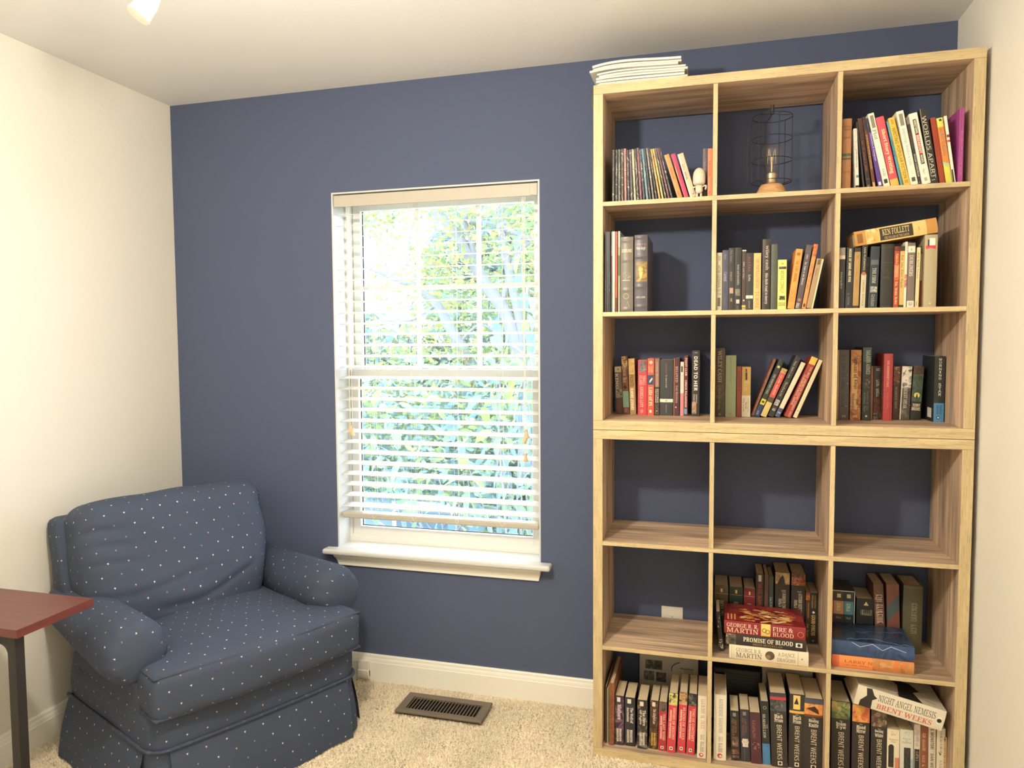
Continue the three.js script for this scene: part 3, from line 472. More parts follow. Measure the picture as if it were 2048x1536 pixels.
book('A', 838, 884, 715, 1000, 0.30, 0.13, '#f08a4e', 'orange paperback leaning', [['v', 'foucault', 0.3, 0.58, '#6a3a24', 's', 0.3, 0.7], ['v', 'penguin', 0.84, 0.95, '#6a3a24', 'n', 0.35, 0.62]].map((o) => o[1] === 'foucault' ? ['v', 'Handmaiden', ...o.slice(2)] : o));
book('A', 898, 940, 775, 992, 0.30, 0.13, '#b8365a', 'magenta paperback leaning', [['v', 'Beginnings', 0.3, 0.6, '#7a2040', 's', 0.3, 0.7], ['p', '#e2b04e', 0.25, 0, 0.75, 0, 0.4, 0.2, 0.28, 0.1]]);
book('A', 952, 1008, 835, 992, 0.30, 0.14, '#d6b493', 'tan paperback leaning', [['v', 'Sinful comforts', 0.25, 0.6, '#5e4a3a', 's', 0.25, 0.65], ['r', 0, 1, '#f0e4cf', 0, 0.22]]);
book('A', 1062, 1108, 1060, 940, 0.262, 0.14, '#5c565c', 'grey upright hardcover behind figurine', [['v', 'ATLAS', 0.2, 0.5, '#8a848a', 'n', 0.3, 0.7]], { hard: 1 });
book('A', 1118, 1160, 1116, 938, 0.303, 0.13, '#ee7a52', 'coral upright paperback', [['v', 'Handmaiden', 0.26, 0.58, '#8a3a26', 's', 0.3, 0.7], ['v', 'press', 0.88, 0.95, '#8a3a26', 'n', 0.3, 0.6]]);
{ // plain peg figure
  const z = 0.300, x = solveX(1170 + 1030 / 4.518, shelfY[0], z), f = thing('toy_figure', 'small off-white round-headed toy figure in front of the books', 'figurine', [x, shelfY[0], z]);
  const m = mat(rgb(0.62, 0.56, 0.44), 0.45), P = (n, g) => part(f, n, g, m);
  P('leg', new THREE.CylinderGeometry(0.0035, 0.0035, 0.016, 12).translate(-0.006, 0.008, 0)); P('leg', new THREE.CylinderGeometry(0.0035, 0.0035, 0.016, 12).translate(0.006, 0.008, 0));
  P('body', lathe([[0.0001, 0.012], [0.009, 0.012], [0.0115, 0.02], [0.0105, 0.036], [0.0001, 0.038]], 24));
  P('arm', tube([[-0.011, 0.033, 0], [-0.021, 0.027, 0.002], [-0.018, 0.012, 0.004]], 0.0026, 12, 8)); P('arm', tube([[0.011, 0.033, 0], [0.021, 0.034, 0.002], [0.019, 0.022, 0.004]], 0.0026, 12, 8));
  P('head', lathe([[0.0001, 0.036], [0.015, 0.037], [0.0185, 0.044], [0.019, 0.062], [0.017, 0.075], [0.0115, 0.085], [0.004, 0.0895], [0.0001, 0.09]], 28));
}
// ---------------------------------------------------------------- top row, middle cube: cage lamp
{
  const z = 0.253, px = (x) => 1420 + x / 5.486, X = solveX(px(672), shelfY[0], z), l = thing('cage_table_lamp', 'black wire cage lamp with clear filament bulb on turned wood base', 'lamp', [X, shelfY[0], z]);
  const P = (n, g, m, par = l, lab) => part(par, n, g, m, lab);
  P('wooden_base', lathe([[0.0001, 0], [0.046, 0], [0.047, 0.004], [0.034, 0.030], [0.031, 0.034], [0.0001, 0.035]], 40), M.pine);
  const ck = P('socket', lathe([[0.0001, 0.034], [0.0145, 0.034], [0.0145, 0.066], [0.0135, 0.071], [0.0001, 0.072]], 28), M.brass);
  const b = P('bulb', lathe([[0.0001, 0.161], [0.008, 0.1605], [0.018, 0.157], [0.026, 0.149], [0.030, 0.137], [0.029, 0.124], [0.024, 0.107], [0.017, 0.090], [0.0135, 0.072]], 32), new THREE.MeshPhysicalMaterial({ color: rgb(1, 0.97, 0.92), roughness: 0.02, transmission: 1, thickness: 0, ior: 1.45 }), l, 'clear glass bulb');
  const fil = []; for (let i = 0; i <= 8; i++) { const a = i / 8 * 6.28; fil.push([0.012 * Math.cos(a), i % 2 ? 0.142 : 0.098, 0.012 * Math.sin(a)]); }
  P('filament', merge([tube(fil, 0.0005, 90, 5), rod([0, 0.07, 0], [0, 0.12, 0], 0.0025, 8)]), M.brass, b);
  const R = 0.058, y0 = 0.042, y1 = 0.238, cage = [];
  for (const y of [y0, 0.107, 0.172, y1]) cage.push(new THREE.TorusGeometry(R, 0.0011, 6, 56).rotateX(Math.PI / 2).translate(0, y, 0));
  for (let k = 0; k < 6; k++) { const a = 0.25 + k * Math.PI / 3; cage.push(rod([R * Math.cos(a), y0, R * Math.sin(a)], [R * Math.cos(a), y1, R * Math.sin(a)], 0.0012, 6)); }
  for (let k = 0; k < 3; k++) { const a = 0.25 + k * 2 * Math.PI / 3; cage.push(tube([[R * Math.cos(a), y1, R * Math.sin(a)], [0.4 * R * Math.cos(a), y1 + 0.004, 0.4 * R * Math.sin(a)], [0, y1 + 0.012, 0]], 0.0010, 10, 6), rod([R * Math.cos(a), y0, R * Math.sin(a)], [0.030 * Math.cos(a), 0.0345, 0.030 * Math.sin(a)], 0.0012, 6)); }
  P('wire_cage', merge(cage), M.wire);
  P('finial', new THREE.CylinderGeometry(0.0055, 0.0055, 0.026, 16).translate(0, y1 + 0.022, 0), M.steel);
  P('cage_door_rod', merge([rod([-0.072, y0 + 0.004, 0.02], [-0.072, y1 - 0.02, 0.02], 0.0012, 6), rod([-0.072, y0 + 0.05, 0.02], [-0.054, y0 + 0.065, 0.02], 0.0009, 6), rod([-0.072, 0.16, 0.02], [-0.054, 0.172, 0.02], 0.0009, 6)]), M.wire);
}
// ---------------------------------------------------------------- top row, wall-side cube
book('C', 85, 205, 85, 388, 0.292, 0.15, '#a8744c', 'brown cloth hardcover with green bands', [['r', 0.49, 0.53, '#4c5a44'], ['r', 0.555, 0.58, '#4c5a44'], ['v', 'COLLECTED', 0.1, 0.32, '#6e4a30', 's', 0.3, 0.6]].concat([['h', 'COLLECTED', 0.10, 0.125, '#5f3f28', 's'], ['h', 'STORIES', 0.14, 0.165, '#5f3f28', 's'], ['h', 'OF THE', 0.20, 0.22, '#5f3f28', 's'], ['h', 'CENTURY', 0.26, 0.28, '#5f3f28', 's'], ['h', 'PRESS', 0.74, 0.76, '#5f3f28', 's']]).slice(0, 2).concat([['h', 'COLLECTED', 0.10, 0.125, '#5f3f28', 's'], ['h', 'STORIES', 0.14, 0.165, '#5f3f28', 's'], ['h', 'CENTURY', 0.26, 0.28, '#5f3f28', 's'], ['h', 'PRESS', 0.74, 0.76, '#5f3f28', 's']]), { hard: 1 });
book('C', 272, 320, 244, 514, 0.300, 0.12, '#d8d2c4', 'white and grey slim paperback', [['n', 0.0, 0.35, ['#d8d2c4', '#b9b6ae', '#cfcabc']], ['v', 'Cosmopolitics', 0.35, 0.66, '#5a5a5a', 's', 0.4, 0.85], ['r', 0.78, 0.82, '#5d7f8a', 0.3, 1], ['r', 0.95, 0.985, '#222']], { lean: 1 });
book('C', 372, 394, 280, 425, 0.288, 0.12, '#44423e', 'charcoal paperback leaning', [['n', 0, 0.12, ['#33312f', '#565049', '#2b2a28']]]);
book('C', 420, 480, 298, 382, 0.290, 0.13, '#2c2423', 'black paperback with red lettering, leaning', [['n', 0, 0.3, ['#4a2c26', '#3a2422', '#5a352c']], ['v', 'How to Write a Poem', 0.32, 0.76, '#c4553c', 's', 0.3, 0.72], ['l', 0.87, 0.1, 0.87, 0.9, '#999'], ['v', 'Q', 0.95, 0.985, '#d8c8a8', 'n', 0.3, 0.7]]);
book('C', 500, 542, 362, 362, 0.290, 0.13, '#6b3f2a', 'brown paperback with yellow lettering, leaning', [['n', 0, 0.2, ['#2c2a28', '#3d3634', '#56443a']], ['v', 'SCIENCE FICTION & FANTASY', 0.25, 0.74, '#e8c878', 's', 0.3, 0.75], ['r', 0.92, 0.98, '#e0b070', 0.2, 0.8]]);
book('C', 575, 630, 404, 382, 0.292, 0.13, '#5c3d8c', 'violet paperback with white lettering, leaning', [['n', 0, 0.2, ['#2d2a30', '#3a3440', '#57506a']], ['v', 'Characters & Viewpoint', 0.22, 0.62, '#f0ecf6', 's', 0.3, 0.7], ['r', 0.92, 0.97, '#efe6f4', 0.2, 0.8]]);
book('C', 648, 732, 432, 322, 0.296, 0.14, '#efe6d0', 'cream paperback with grey block at head, leaning', [['r', 0.03, 0.2, '#8d8574', 0.25, 0.8], ['v', 'Plot', 0.22, 0.36, '#4a4a44', 's', 0.2, 0.75], ['v', 'DAVY', 0.76, 0.86, '#6a665c', 's', 0.35, 0.7], ['r', 0.9, 0.955, '#33312c', 0.2, 0.75]]);
book('C', 742, 852, 537, 372, 0.296, 0.14, '#d2545e', 'coral red paperback with yellow foot, leaning', [['v', 'Short Story Writing', 0.18, 0.82, '#f8e2b0', 'sb', 0.22, 0.78], ['r', 0.9, 1, '#f2b85a']]);
book('C', 868, 900, 680, 422, 0.292, 0.13, '#5ba0bc', 'sky blue slim paperback, leaning', [['v', 'KEEP IT REAL', 0.28, 0.55, '#28506a', 'nb', 0.25, 0.7], ['v', 'A GUIDE', 0.05, 0.22, '#a8d8e4', 'n', 0.3, 0.6]]);
book('C', 916, 1000, 702, 378, 0.298, 0.14, '#e6bc52', 'yellow paperback with black lettering, leaning', [['r', 0.03, 0.1, '#c49a3a', 0.3, 0.7], ['v', 'WRITING POPULAR FICTION', 0.15, 0.9, '#4a3a16', 'n', 0.22, 0.75], ['r', 0.92, 0.97, '#c49a3a', 0.2, 0.8]]);
book('C', 1004, 1102, 808, 292, 0.300, 0.14, '#f0e8d4', 'tall cream paperback with blue lettering, leaning', [['r', 0.04, 0.2, '#8d8676', 0.25, 0.78], ['v', 'Beginnings, Middles & Ends', 0.24, 0.74, '#7d98b0', 's', 0.25, 0.7], ['v', 'NANCY', 0.8, 0.87, '#d8c8b0', 's', 0.3, 0.7], ['r', 0.9, 0.955, '#57534c', 0.25, 0.75]]);
book('C', 1106, 1150, 936, 372, 0.296, 0.13, '#3a3632', 'dark slim paperback with white lettering, leaning', [['n', 0, 0.1, ['#8a7c76', '#6a5e58']], ['n', 0.22, 0.45, ['#4c3c36', '#5c463c']], ['v', 'NOAH LUKEMAN', 0.54, 0.88, '#e8e2d4', 's', 0.25, 0.75], ['v', 'I', 0.95, 0.97, '#ddd', 'n', 0.3, 0.6]]);
book('C', 1158, 1272, 975, 322, 0.302, 0.14, '#f2ead6', 'cream paperback with red title band, leaning', [['r', 0.09, 0.72, '#c8404a', 0.3, 0.72], ['r', 0.09, 0.3, '#3a3430', 0.3, 0.72], ['r', 0.58, 0.72, '#3a3430', 0.3, 0.72], ['v', 'WRITING', 0.10, 0.29, '#f2ead6', 'nb', 0.38, 0.66], ['v', 'BREAKOUT', 0.31, 0.57, '#f2ead6', 'nb', 0.38, 0.66], ['v', 'NOVEL', 0.59, 0.71, '#f2ead6', 'nb', 0.38, 0.66], ['v', 'Maass', 0.79, 0.86, '#d0705a', 's', 0.35, 0.6], ['r', 0.91, 0.96, '#b0a894', 0.3, 0.65]]);
book('C', 1276, 1372, 1112, 258, 0.304, 0.15, '#2e2c28', 'tall black paperback with outline white lettering, leaning', [['v', 'WORLDS APART', 0.1, 0.93, '#cfc8b4', 'n', 0.2, 0.75], ['l', 0.0, 0.12, 0.9, 0.12, '#cfc8b4', 2], ['l', 0.95, 0.1, 0.95, 0.6, '#cfc8b4', 3]]);
book('C', 1384, 1456, 1258, 376, 0.298, 0.13, '#a0442c', 'rust red paperback, leaning', [['v', 'MYTHOS', 0.3, 0.6, '#7c3020', 's', 0.3, 0.7]]);
book('C', 1468, 1550, 1338, 380, 0.300, 0.13, '#f08a42', 'orange and lime paperback, leaning', [['r', 0, 0.14, '#d8dc62'], ['r', 0.02, 0.05, '#222', 0.4, 0.8], ['v', 'GETTING PUBLISHED', 0.16, 0.58, '#4a7080', 'n', 0.3, 0.75], ['r', 0.7, 1, '#d6d45a'], ['p', '#9fc4c0', 0.66, 0, 0.72, 1, 0.74, 0.5, 0.7, 0]]);
book('C', 1560, 1596, 1440, 348, 0.302, 0.13, '#f0e8d2', 'white slim paperback with red marks, leaning', [['r', 0.28, 0.32, '#8c2c28'], ['r', 0.36, 0.39, '#d8402c'], ['r', 0.8, 1, '#3a3a36', 0, 0.6]]);
book('C', 1622, 1684, 1662, 240, 0.304, 0.19, '#a84c90', 'magenta tall softcover against the side panel', [['v', 'THE COMPLETE CREATIVE GUIDE', 0.3, 0.9, '#d8a0cc', 'n', 0.35, 0.65], ['l', 0, 0.4, 1, 0.4, '#7c3068', 2]]);
// ---------------------------------------------------------------- second row, window-side cube
book('D', 133, 160, 143, 235, 0.300, 0.20, '#26282c', 'black thin pamphlet', [['v', 'QUARTERLY', 0.6, 0.9, '#8a8c8c', 'n', 0.3, 0.6]], { name: 'thin_booklet', lean: 1, thin: 0.9 });
book('D', 162, 188, 166, 235, 0.301, 0.20, '#2e3034', 'graphite thin pamphlet', [['l', 0, 0.5, 1, 0.5, '#888', 1]], { name: 'thin_booklet', lean: 1, thin: 0.9 });
book('D', 190, 216, 190, 236, 0.302, 0.20, '#24262a', 'near-black thin pamphlet', [['v', 'REVIEW', 0.5, 0.75, '#9a9c9c', 'n', 0.3, 0.6]], { name: 'thin_booklet', lean: 1, thin: 0.9 });
book('D', 219, 238, 228, 236, 0.298, 0.20, '#5a3430', 'maroon thin pamphlet', [['r', 0, 0.3, '#8a7c6c'], ['r', 0.55, 1, '#33302e']], { name: 'thin_booklet', lean: 1, thin: 0.9 });
book('D', 242, 280, 258, 232, 0.300, 0.21, '#e2d6be', 'white folder booklet', [['r', 0.6, 1, '#d8c4ac']], { name: 'thin_booklet', thin: 0.9 });
book('D', 284, 312, 298, 232, 0.303, 0.20, '#c0503c', 'vermilion thin booklet', [['r', 0.82, 1, '#6a2c26']], { name: 'thin_booklet', thin: 0.9 });
book('D', 322, 350, 330, 228, 0.303, 0.20, '#9ca486', 'pale green thin booklet', [['r', 0, 0.2, '#e0d8c0'], ['r', 0.3, 0.55, '#5c7048']], { name: 'thin_booklet', thin: 0.9 });
book('D', 356, 534, 356, 312, 0.302, 0.21, '#746c64', 'grey leather-look hardcover with ribbed spine', [['v', '', 0, 0, '#000']].slice(1).concat([['h', 'EXPLORE', 0.165, 0.205, '#e2cfa0', 'sb', 0.1, 0.9], ['n', 0.46, 0.58, ['#746c64', '#9a9080', '#6a625c', '#8a8070'], 0.15, 0.8], ['r', 0.575, 0.583, '#d8cdb0', 0.15, 0.75], ['o', 0.79, 0.45, 0.2, '#d8cba0', 2], ['l', 0.86, 0.55, 0.93, 0.7, '#cbbd94', 2]]), { hard: 1, leather: 1, bands: [0.05, 0.31, 0.71, 0.965] });
book('D', 548, 732, 550, 286, 0.303, 0.215, '#57525a', 'plum-grey leather-look hardcover with gold patch', [['h', 'The Art of the', 0.105, 0.13, '#b09a80', 's', 0.12, 0.9], ['h', 'Van Gogh', 0.155, 0.20, '#eee2c8', 's', 0.15, 0.85], ['r', 0.345, 0.61, '#7c684c', 0.1, 0.97], ['n', 0.35, 0.605, ['#8a7248', '#6a5838', '#b8964e', '#7a6440'], 0.13, 0.95], ['c', 0.45, 0.5, 0.17, '#d4ac58'], ['p', '#e0bc68', 0.48, 0.35, 0.48, 0.68, 0.59, 0.48], ['h', '1853-1890', 0.80, 0.825, '#d8ccb0', 's', 0.12, 0.85]], { hard: 1, leather: 1, bands: [0.03, 0.28, 0.675, 0.935] });
// ---------------------------------------------------------------- second row, middle cube
book('E', 97, 184, 97, 362, 0.302, 0.12, '#bcb294', 'beige paperback with black lettering', [['v', 'Abish', 0.05, 0.14, '#57503c', 's', 0.35, 0.75], ['v', 'HOW GERMAN IS IT', 0.22, 0.74, '#3c382c', 'n', 0.2, 0.75], ['r', 0.78, 0.93, '#5a5444', 0.25, 0.75], ['h', 'A', 0.95, 0.97, '#555', 'n', 0.4, 0.6]]);
book('E', 189, 284, 190, 322, 0.300, 0.12, '#4a4a5c', 'slate blue paperback', [['v', 'Banville', 0.07, 0.16, '#9a98a8', 's', 0.35, 0.65], ['v', 'Carmel', 0.36, 0.52, '#b8b4bc', 's', 0.25, 0.75], ['v', 'FABER', 0.78, 0.94, '#7a788a', 'n', 0.4, 0.6]]);
book('E', 288, 380, 290, 286, 0.300, 0.12, '#33302e', 'black paperback with small pink picture', [['v', 'Jane Austen', 0.04, 0.23, '#8a8478', 's', 0.3, 0.7], ['v', 'Persuasion', 0.38, 0.53, '#a89c88', 's', 0.3, 0.7], ['n', 0.64, 0.73, ['#c09a84', '#a07a68', '#d8b49c'], 0.2, 0.8], ['r', 0.81, 0.86, '#8a8478', 0.35, 0.65]]);
book('E', 384, 488, 386, 282, 0.301, 0.12, '#2f2e2e', 'black paperback with grey picture square', [['v', 'Sense and Sensibility', 0.27, 0.6, '#cfc8b8', 's', 0.3, 0.7], ['n', 0.66, 0.77, ['#7a7668', '#5c5a52', '#948c78'], 0.1, 0.8], ['r', 0.83, 0.895, '#c8c0ac', 0.25, 0.75], ['v', 'CLASSICS', 0.93, 0.99, '#888', 'n', 0.4, 0.6]]);
book('E', 498, 560, 500, 318, 0.300, 0.11, '#4c3a34', 'slim dark brown paperback with yellow foot', [['r', 0, 0.02, '#e8e0cc'], ['v', 'Into the Wild', 0.2, 0.48, '#e6dccc', 'n', 0.3, 0.65], ['c', 0.84, 0.5, 0.22, '#d8d0c0'], ['r', 0.92, 0.95, '#e2c040'], ['n', 0.95, 1, ['#c8b48c', '#6a5a44']]]);
book('E', 563, 674, 565, 366, 0.299, 0.12, '#363433', 'black paperback with white publisher band', [['v', 'WALDEN', 0.07, 0.33, '#c8402c', 's', 0.35, 0.65], ['v', 'Essays', 0.38, 0.5, '#d0c8b8', 's', 0.35, 0.65], ['r', 0.745, 0.8, '#efe6d2'], ['o', 0.772, 0.5, 0.12, '#333', 2], ['v', 'CLASSICS', 0.84, 0.97, '#d8d0c0', 's', 0.42, 0.58]]);
book('E', 680, 796, 684, 368, 0.302, 0.13, '#f0b478', 'peach paperback with tall thin lettering', [['v', 'THE TORTILLA CURTAIN', 0.1, 0.62, '#6e4a2c', 's', 0.3, 0.72], ['v', 'T.C. BOYLE', 0.68, 0.97, '#6e4a2c', 's', 0.3, 0.72]]);
book('E', 816, 942, 820, 150, 0.298, 0.15, '#3b3330', 'tall dark brown hardcover with white handwriting', [['v', 'wiley cash', 0.09, 0.44, '#dccfb8', 's', 0.3, 0.78], ['v', 'this dark road to mercy', 0.48, 0.92, '#f0e8d8', 's', 0.3, 0.7], ['n', 0.58, 0.75, ['#3b3330', '#4c4440', '#5c5650'], 0, 0.35]], { hard: 1 });
book('E', 950, 1052, 960, 230, 0.294, 0.15, '#55594e', 'olive grey plain hardcover', [['r', 0.33, 0.335, '#44483e'], ['r', 0.13, 0.135, '#44483e']], { hard: 1 });
book('E', 1062, 1200, 1102, 472, 0.302, 0.11, '#e4e07c', 'lemon yellow paperback', [['o', 0.08, 0.5, 0.1, '#33331c', 2], ['n', 0.14, 0.19, ['#3c3a38', '#6a5c60'], 0.1, 0.95], ['v', 'MICHAEL CONNELLY', 0.22, 0.67, '#4a4c20', 'n', 0.3, 0.72], ['n', 0.73, 0.81, ['#2c2c24', '#c8c468', '#55552c'], 0.18, 0.85], ['h', 'LINCOLN', 0.86, 0.89, '#33331c', 'nb', 0.05, 0.9], ['h', 'LAWYER', 0.90, 0.93, '#33331c', 'nb', 0.05, 0.9]]);
book('E', 1216, 1322, 1358, 310, 0.300, 0.12, '#ee9c4e', 'bright orange paperback, leaning', [['r', 0.06, 0.11, '#a8622a', 0.2, 0.7], ['v', 'THE LIAR KILLING', 0.2, 0.55, '#7c4a20', 's', 0.3, 0.65], ['v', 'HUNTER', 0.68, 0.9, '#b06a30', 'n', 0.15, 0.45], ['v', 'STEPHEN', 0.68, 0.88, '#b06a30', 'n', 0.55, 0.85]]);
book('E', 1336, 1428, 1520, 246, 0.298, 0.13, '#574e52', 'mauve-grey paperback, leaning', [['v', 'Shaw', 0.15, 0.22, '#d8d0cc', 's', 0.35, 0.65], ['v', 'The Sound of the Mountain', 0.27, 0.63, '#e8e0d8', 's', 0.3, 0.65], ['c', 0.86, 0.5, 0.3, '#b0705a'], ['v', 'ROMAN', 0.91, 0.99, '#f0e8e0', 'n', 0.1, 0.6]]);
book('E', 1440, 1504, 1640, 232, 0.298, 0.12, '#dc9458', 'slim apricot paperback, leaning', [['n', 0, 0.2, ['#c86c3c', '#a85030', '#dc9458']], ['v', 'PALE KING OF WOLF', 0.32, 0.7, '#8a5430', 's', 0.3, 0.7], ['r', 0.92, 0.97, '#4a3424', 0.25, 0.7]]);
book('E', 1512, 1618, 1684, 466, 0.304, 0.12, '#a88c6c', 'tan paperback with pale edge, leaning', [['r', 0, 1, '#ecdcb0', 0.78, 1], ['r', 0.02, 0.12, '#6a543e', 0.2, 0.6], ['v', 'Voices', 0.2, 0.35, '#7a6048', 's', 0.2, 0.5]]);
// ---------------------------------------------------------------- second row, wall-side cube
book('F', 118, 196, 120, 518, 0.302, 0.13, '#2f2d2a', 'black paperback with grey head', [['r', 0, 0.13, '#8d8478'], ['r', 0.13, 0.19, '#c8b8a0'], ['v', 'Intruder', 0.4, 0.68, '#c8b890', 's', 0.25, 0.55]]);
book('F', 206, 302, 232, 516, 0.302, 0.13, '#2a2e30', 'black paperback with white capitals', [['v', 'HOUSE OF SAND AND FOG', 0.02, 0.57, '#e8d8b0', 'nb', 0.3, 0.68], ['v', 'a novel', 0.75, 0.95, '#8a8878', 's', 0.3, 0.6]], { lean: 1 });
book('F', 305, 388, 338, 518, 0.300, 0.12, '#332e2a', 'black and tan paperback', [['r', 0.07, 0.96, '#b08c58'], ['v', 'THE', 0.12, 0.18, '#6a5434', 's', 0.35, 0.7], ['v', 'GATSBY FILES', 0.3, 0.66, '#84663c', 's', 0.4, 0.6]], { lean: 1 });
book('F', 404, 476, 442, 486, 0.302, 0.12, '#2c2c2c', 'black over beige paperback', [['v', 'IAN FLEMING', 0.03, 0.4, '#e0d4b4', 'n', 0.35, 0.7], ['r', 0.46, 1, '#c8bc9c'], ['c', 0.45, 0.5, 0.38, '#b86a48'], ['v', 'CASINO ROYALE', 0.55, 0.97, '#5a5444', 'n', 0.35, 0.68]], { lean: 1 });
book('F', 478, 512, 512, 645, 0.290, 0.11, '#3a3632', 'short dark slim paperback', [['v', 'CALM', 0.1, 0.5, '#777', 'n', 0.3, 0.6]], { lean: 1 });
book('F', 516, 638, 560, 502, 0.303, 0.13, '#30383e', 'dark navy paperback with white title', [['r', 0.22, 0.3, '#5c626a', 0.1, 0.9], ['v', 'THE FIRM', 0.35, 0.6, '#d8d4c4', 's', 0.3, 0.72], ['n', 0.65, 0.75, ['#8a8c8c', '#c8c4b8', '#565a5e'], 0.15, 0.9], ['v', 'Grisham', 0.78, 0.98, '#b8b4a4', 's', 0.3, 0.7]], { lean: 1 });
book('F', 682, 856, 700, 470, 0.298, 0.15, '#2e2c26', 'thick black leather-look hardcover', [['r', 0.05, 0.056, '#55503c'], ['r', 0.29, 0.296, '#55503c'], ['n', 0.31, 0.55, ['#2e2c26', '#45402f', '#2e2c26', '#3a3628'], 0.2, 0.8], ['r', 0.975, 0.981, '#55503c']], { hard: 1, leather: 1 });
book('F', 862, 930, 886, 498, 0.302, 0.12, '#b04c34', 'brick red paperback', [['r', 0, 0.08, '#6a2c24'], ['n', 0.3, 0.55, ['#d8764c', '#c4593c', '#e08a58']], ['v', 'FINDERS KEEPERS', 0.12, 0.5, '#f0c89c', 's', 0.3, 0.7], ['v', 'The Awful Place', 0.58, 0.95, '#f4dcb8', 's', 0.3, 0.75]], { lean: 1 });
book('F', 938, 1002, 962, 496, 0.300, 0.12, '#d0ae6c', 'straw yellow paperback with dark head', [['r', 0, 0.08, '#3a3228'], ['v', 'The Sun Also Rises', 0.15, 0.68, '#5c4626', 's', 0.3, 0.7], ['r', 0.96, 1, '#33302c']], { lean: 1 });
book('F', 1004, 1036, 1032, 436, 0.304, 0.13, '#e2dcc4', 'very slim white softcover', [['v', 'notes', 0.05, 0.15, '#888', 's', 0.25, 0.7], ['n', 0.5, 0.7, ['#c86a58', '#e2dcc4', '#b89a8a']]], { lean: 1 });
book('F', 1044, 1144, 1068, 452, 0.303, 0.13, '#7a6c64', 'taupe paperback with white label', [['r', 0.05, 0.15, '#e6dcc4'], ['h', 'L', 0.09, 0.115, '#333', 'sb', 0.35, 0.65], ['v', 'DUBLINERS', 0.19, 0.52, '#ece0c8', 's', 0.25, 0.72], ['r', 0.9, 1, '#e6dcc4'], ['h', 'ISLE', 0.92, 0.97, '#666', 's', 0.25, 0.75]], { lean: 1 });
book('F', 1156, 1206, 1190, 514, 0.300, 0.12, '#dccb9c', 'slim cream paperback', [['v', 'JAMES BALDWIN Giovanni', 0.08, 0.52, '#6a5e3c', 's', 0.3, 0.65], ['v', 'Dover', 0.9, 0.98, '#6a5e3c', 's', 0.3, 0.65]], { lean: 1 });
book('F', 1214, 1268, 1240, 600, 0.280, 0.12, '#8c3228', 'dark red slim paperback half hidden', [['r', 0, 0.5, '#cbb88e']], { lean: 1 });
const fGrey = book('F', 1272, 1448, 1290, 342, 0.304, 0.155, '#b0a282', 'thick stone-coloured hardcover', [['r', 0.05, 0.16, '#f4ecdc', 0.35, 0.8], ['p', '#d84448', 0.15, 0.08, 0.15, 0.85, 0.2, 0.85, 0.185, 0.45, 0.2, 0.1], ['r', 0.07, 0.16, '#3a3050', 0.22, 0.34], ['c', 0.95, 0.5, 0.06, '#e8dcb4']], { hard: 1 });
lying('F', [335, 296, 1462, 104, 1475, 305, 350, 498], 0.304, 0.15, '#c08c48', 'thick golden-brown hardcover lying tilted across the other books', [['r', 0.14, 0.87, '#e6c07c'], ['n', 0.15, 0.3, ['#e0b46c', '#c88c48', '#ecd09a', '#d8a45c']], ['r', 0.31, 0.71, '#3a2e20', 0.1, 0.9], ['v', 'KEN FOLLETT', 0.34, 0.67, '#e8d4a0', 's', 0.42, 0.82], ['v', 'THE PILLARS OF THE EARTH', 0.36, 0.66, '#d8c090', 's', 0.16, 0.32], ['v', 'A', 0.77, 0.79, '#7a5020', 's', 0.35, 0.65], ['r', 0.03, 0.1, '#8a5e28', 0.15, 0.8]], { hard: 1 });
// ---------------------------------------------------------------- third row, window-side cube
book('G', 254, 358, 222, 412, 1135, 0.11, '#6a5a54', 'short grey paperback with big grey lettering', [['r', 0, 0.12, '#c0ac8c'], ['r', 0.04, 0.08, '#555', 0.45, 0.6], ['v', 'STEPHEN', 0.14, 0.48, '#7a7672', 's', 0.5, 0.92], ['v', 'KING', 0.14, 0.48, '#d0c8bc', 'sb', 0.08, 0.5], ['n', 0.48, 0.66, ['#8a8074', '#c8c0b0', '#4a4440']], ['r', 0.66, 1, '#5c3c36']], { lean: 1 });
book('G', 360, 452, 328, 256, 1140, 0.12, '#7c4e3c', 'brown paperback with mint block', [['n', 0, 0.22, ['#e0b878', '#8a5c40', '#5c3428', '#c8986c']], ['v', 'Katherine Boo', 0.08, 0.45, '#d8c8a8', 's', 0.2, 0.75], ['c', 0.53, 0.45, 0.28, '#33241e'], ['r', 0.6, 0.88, '#8fb49c'], ['v', 'NATIONAL', 0.9, 0.97, '#d8a888', 'n', 0.3, 0.65]], { lean: 1 });
book('G', 462, 556, 434, 288, 1146, 0.12, '#a8844c', 'tan gold paperback with white lettering', [['n', 0, 0.28, ['#caa462', '#b8924e', '#d8b878']], ['v', 'PRONTO', 0.29, 0.5, '#4a3418', 'nb', 0.2, 0.8], ['v', 'ELMORE LEONARD', 0.53, 0.92, '#f4ecd8', 'nb', 0.2, 0.7]], { lean: 1 });
book('G', 580, 722, 562, 308, 1150, 0.12, '#d84c56', 'bright pink-red paperback with photo at head', [['n', 0.02, 0.22, ['#8a7c80', '#5c5458', '#a89ca0', '#6a6064'], 0.15, 0.88], ['v', 'SMALL', 0.28, 0.46, '#f4d8c0', 's', 0.55, 0.85], ['v', 'ISLAND', 0.28, 0.46, '#f4d8c0', 's', 0.18, 0.48], ['v', 'ANDREA LEVY', 0.48, 0.86, '#f8dcb8', 's', 0.25, 0.6], ['r', 0.9, 0.96, '#e8908c', 0.3, 0.6]]);
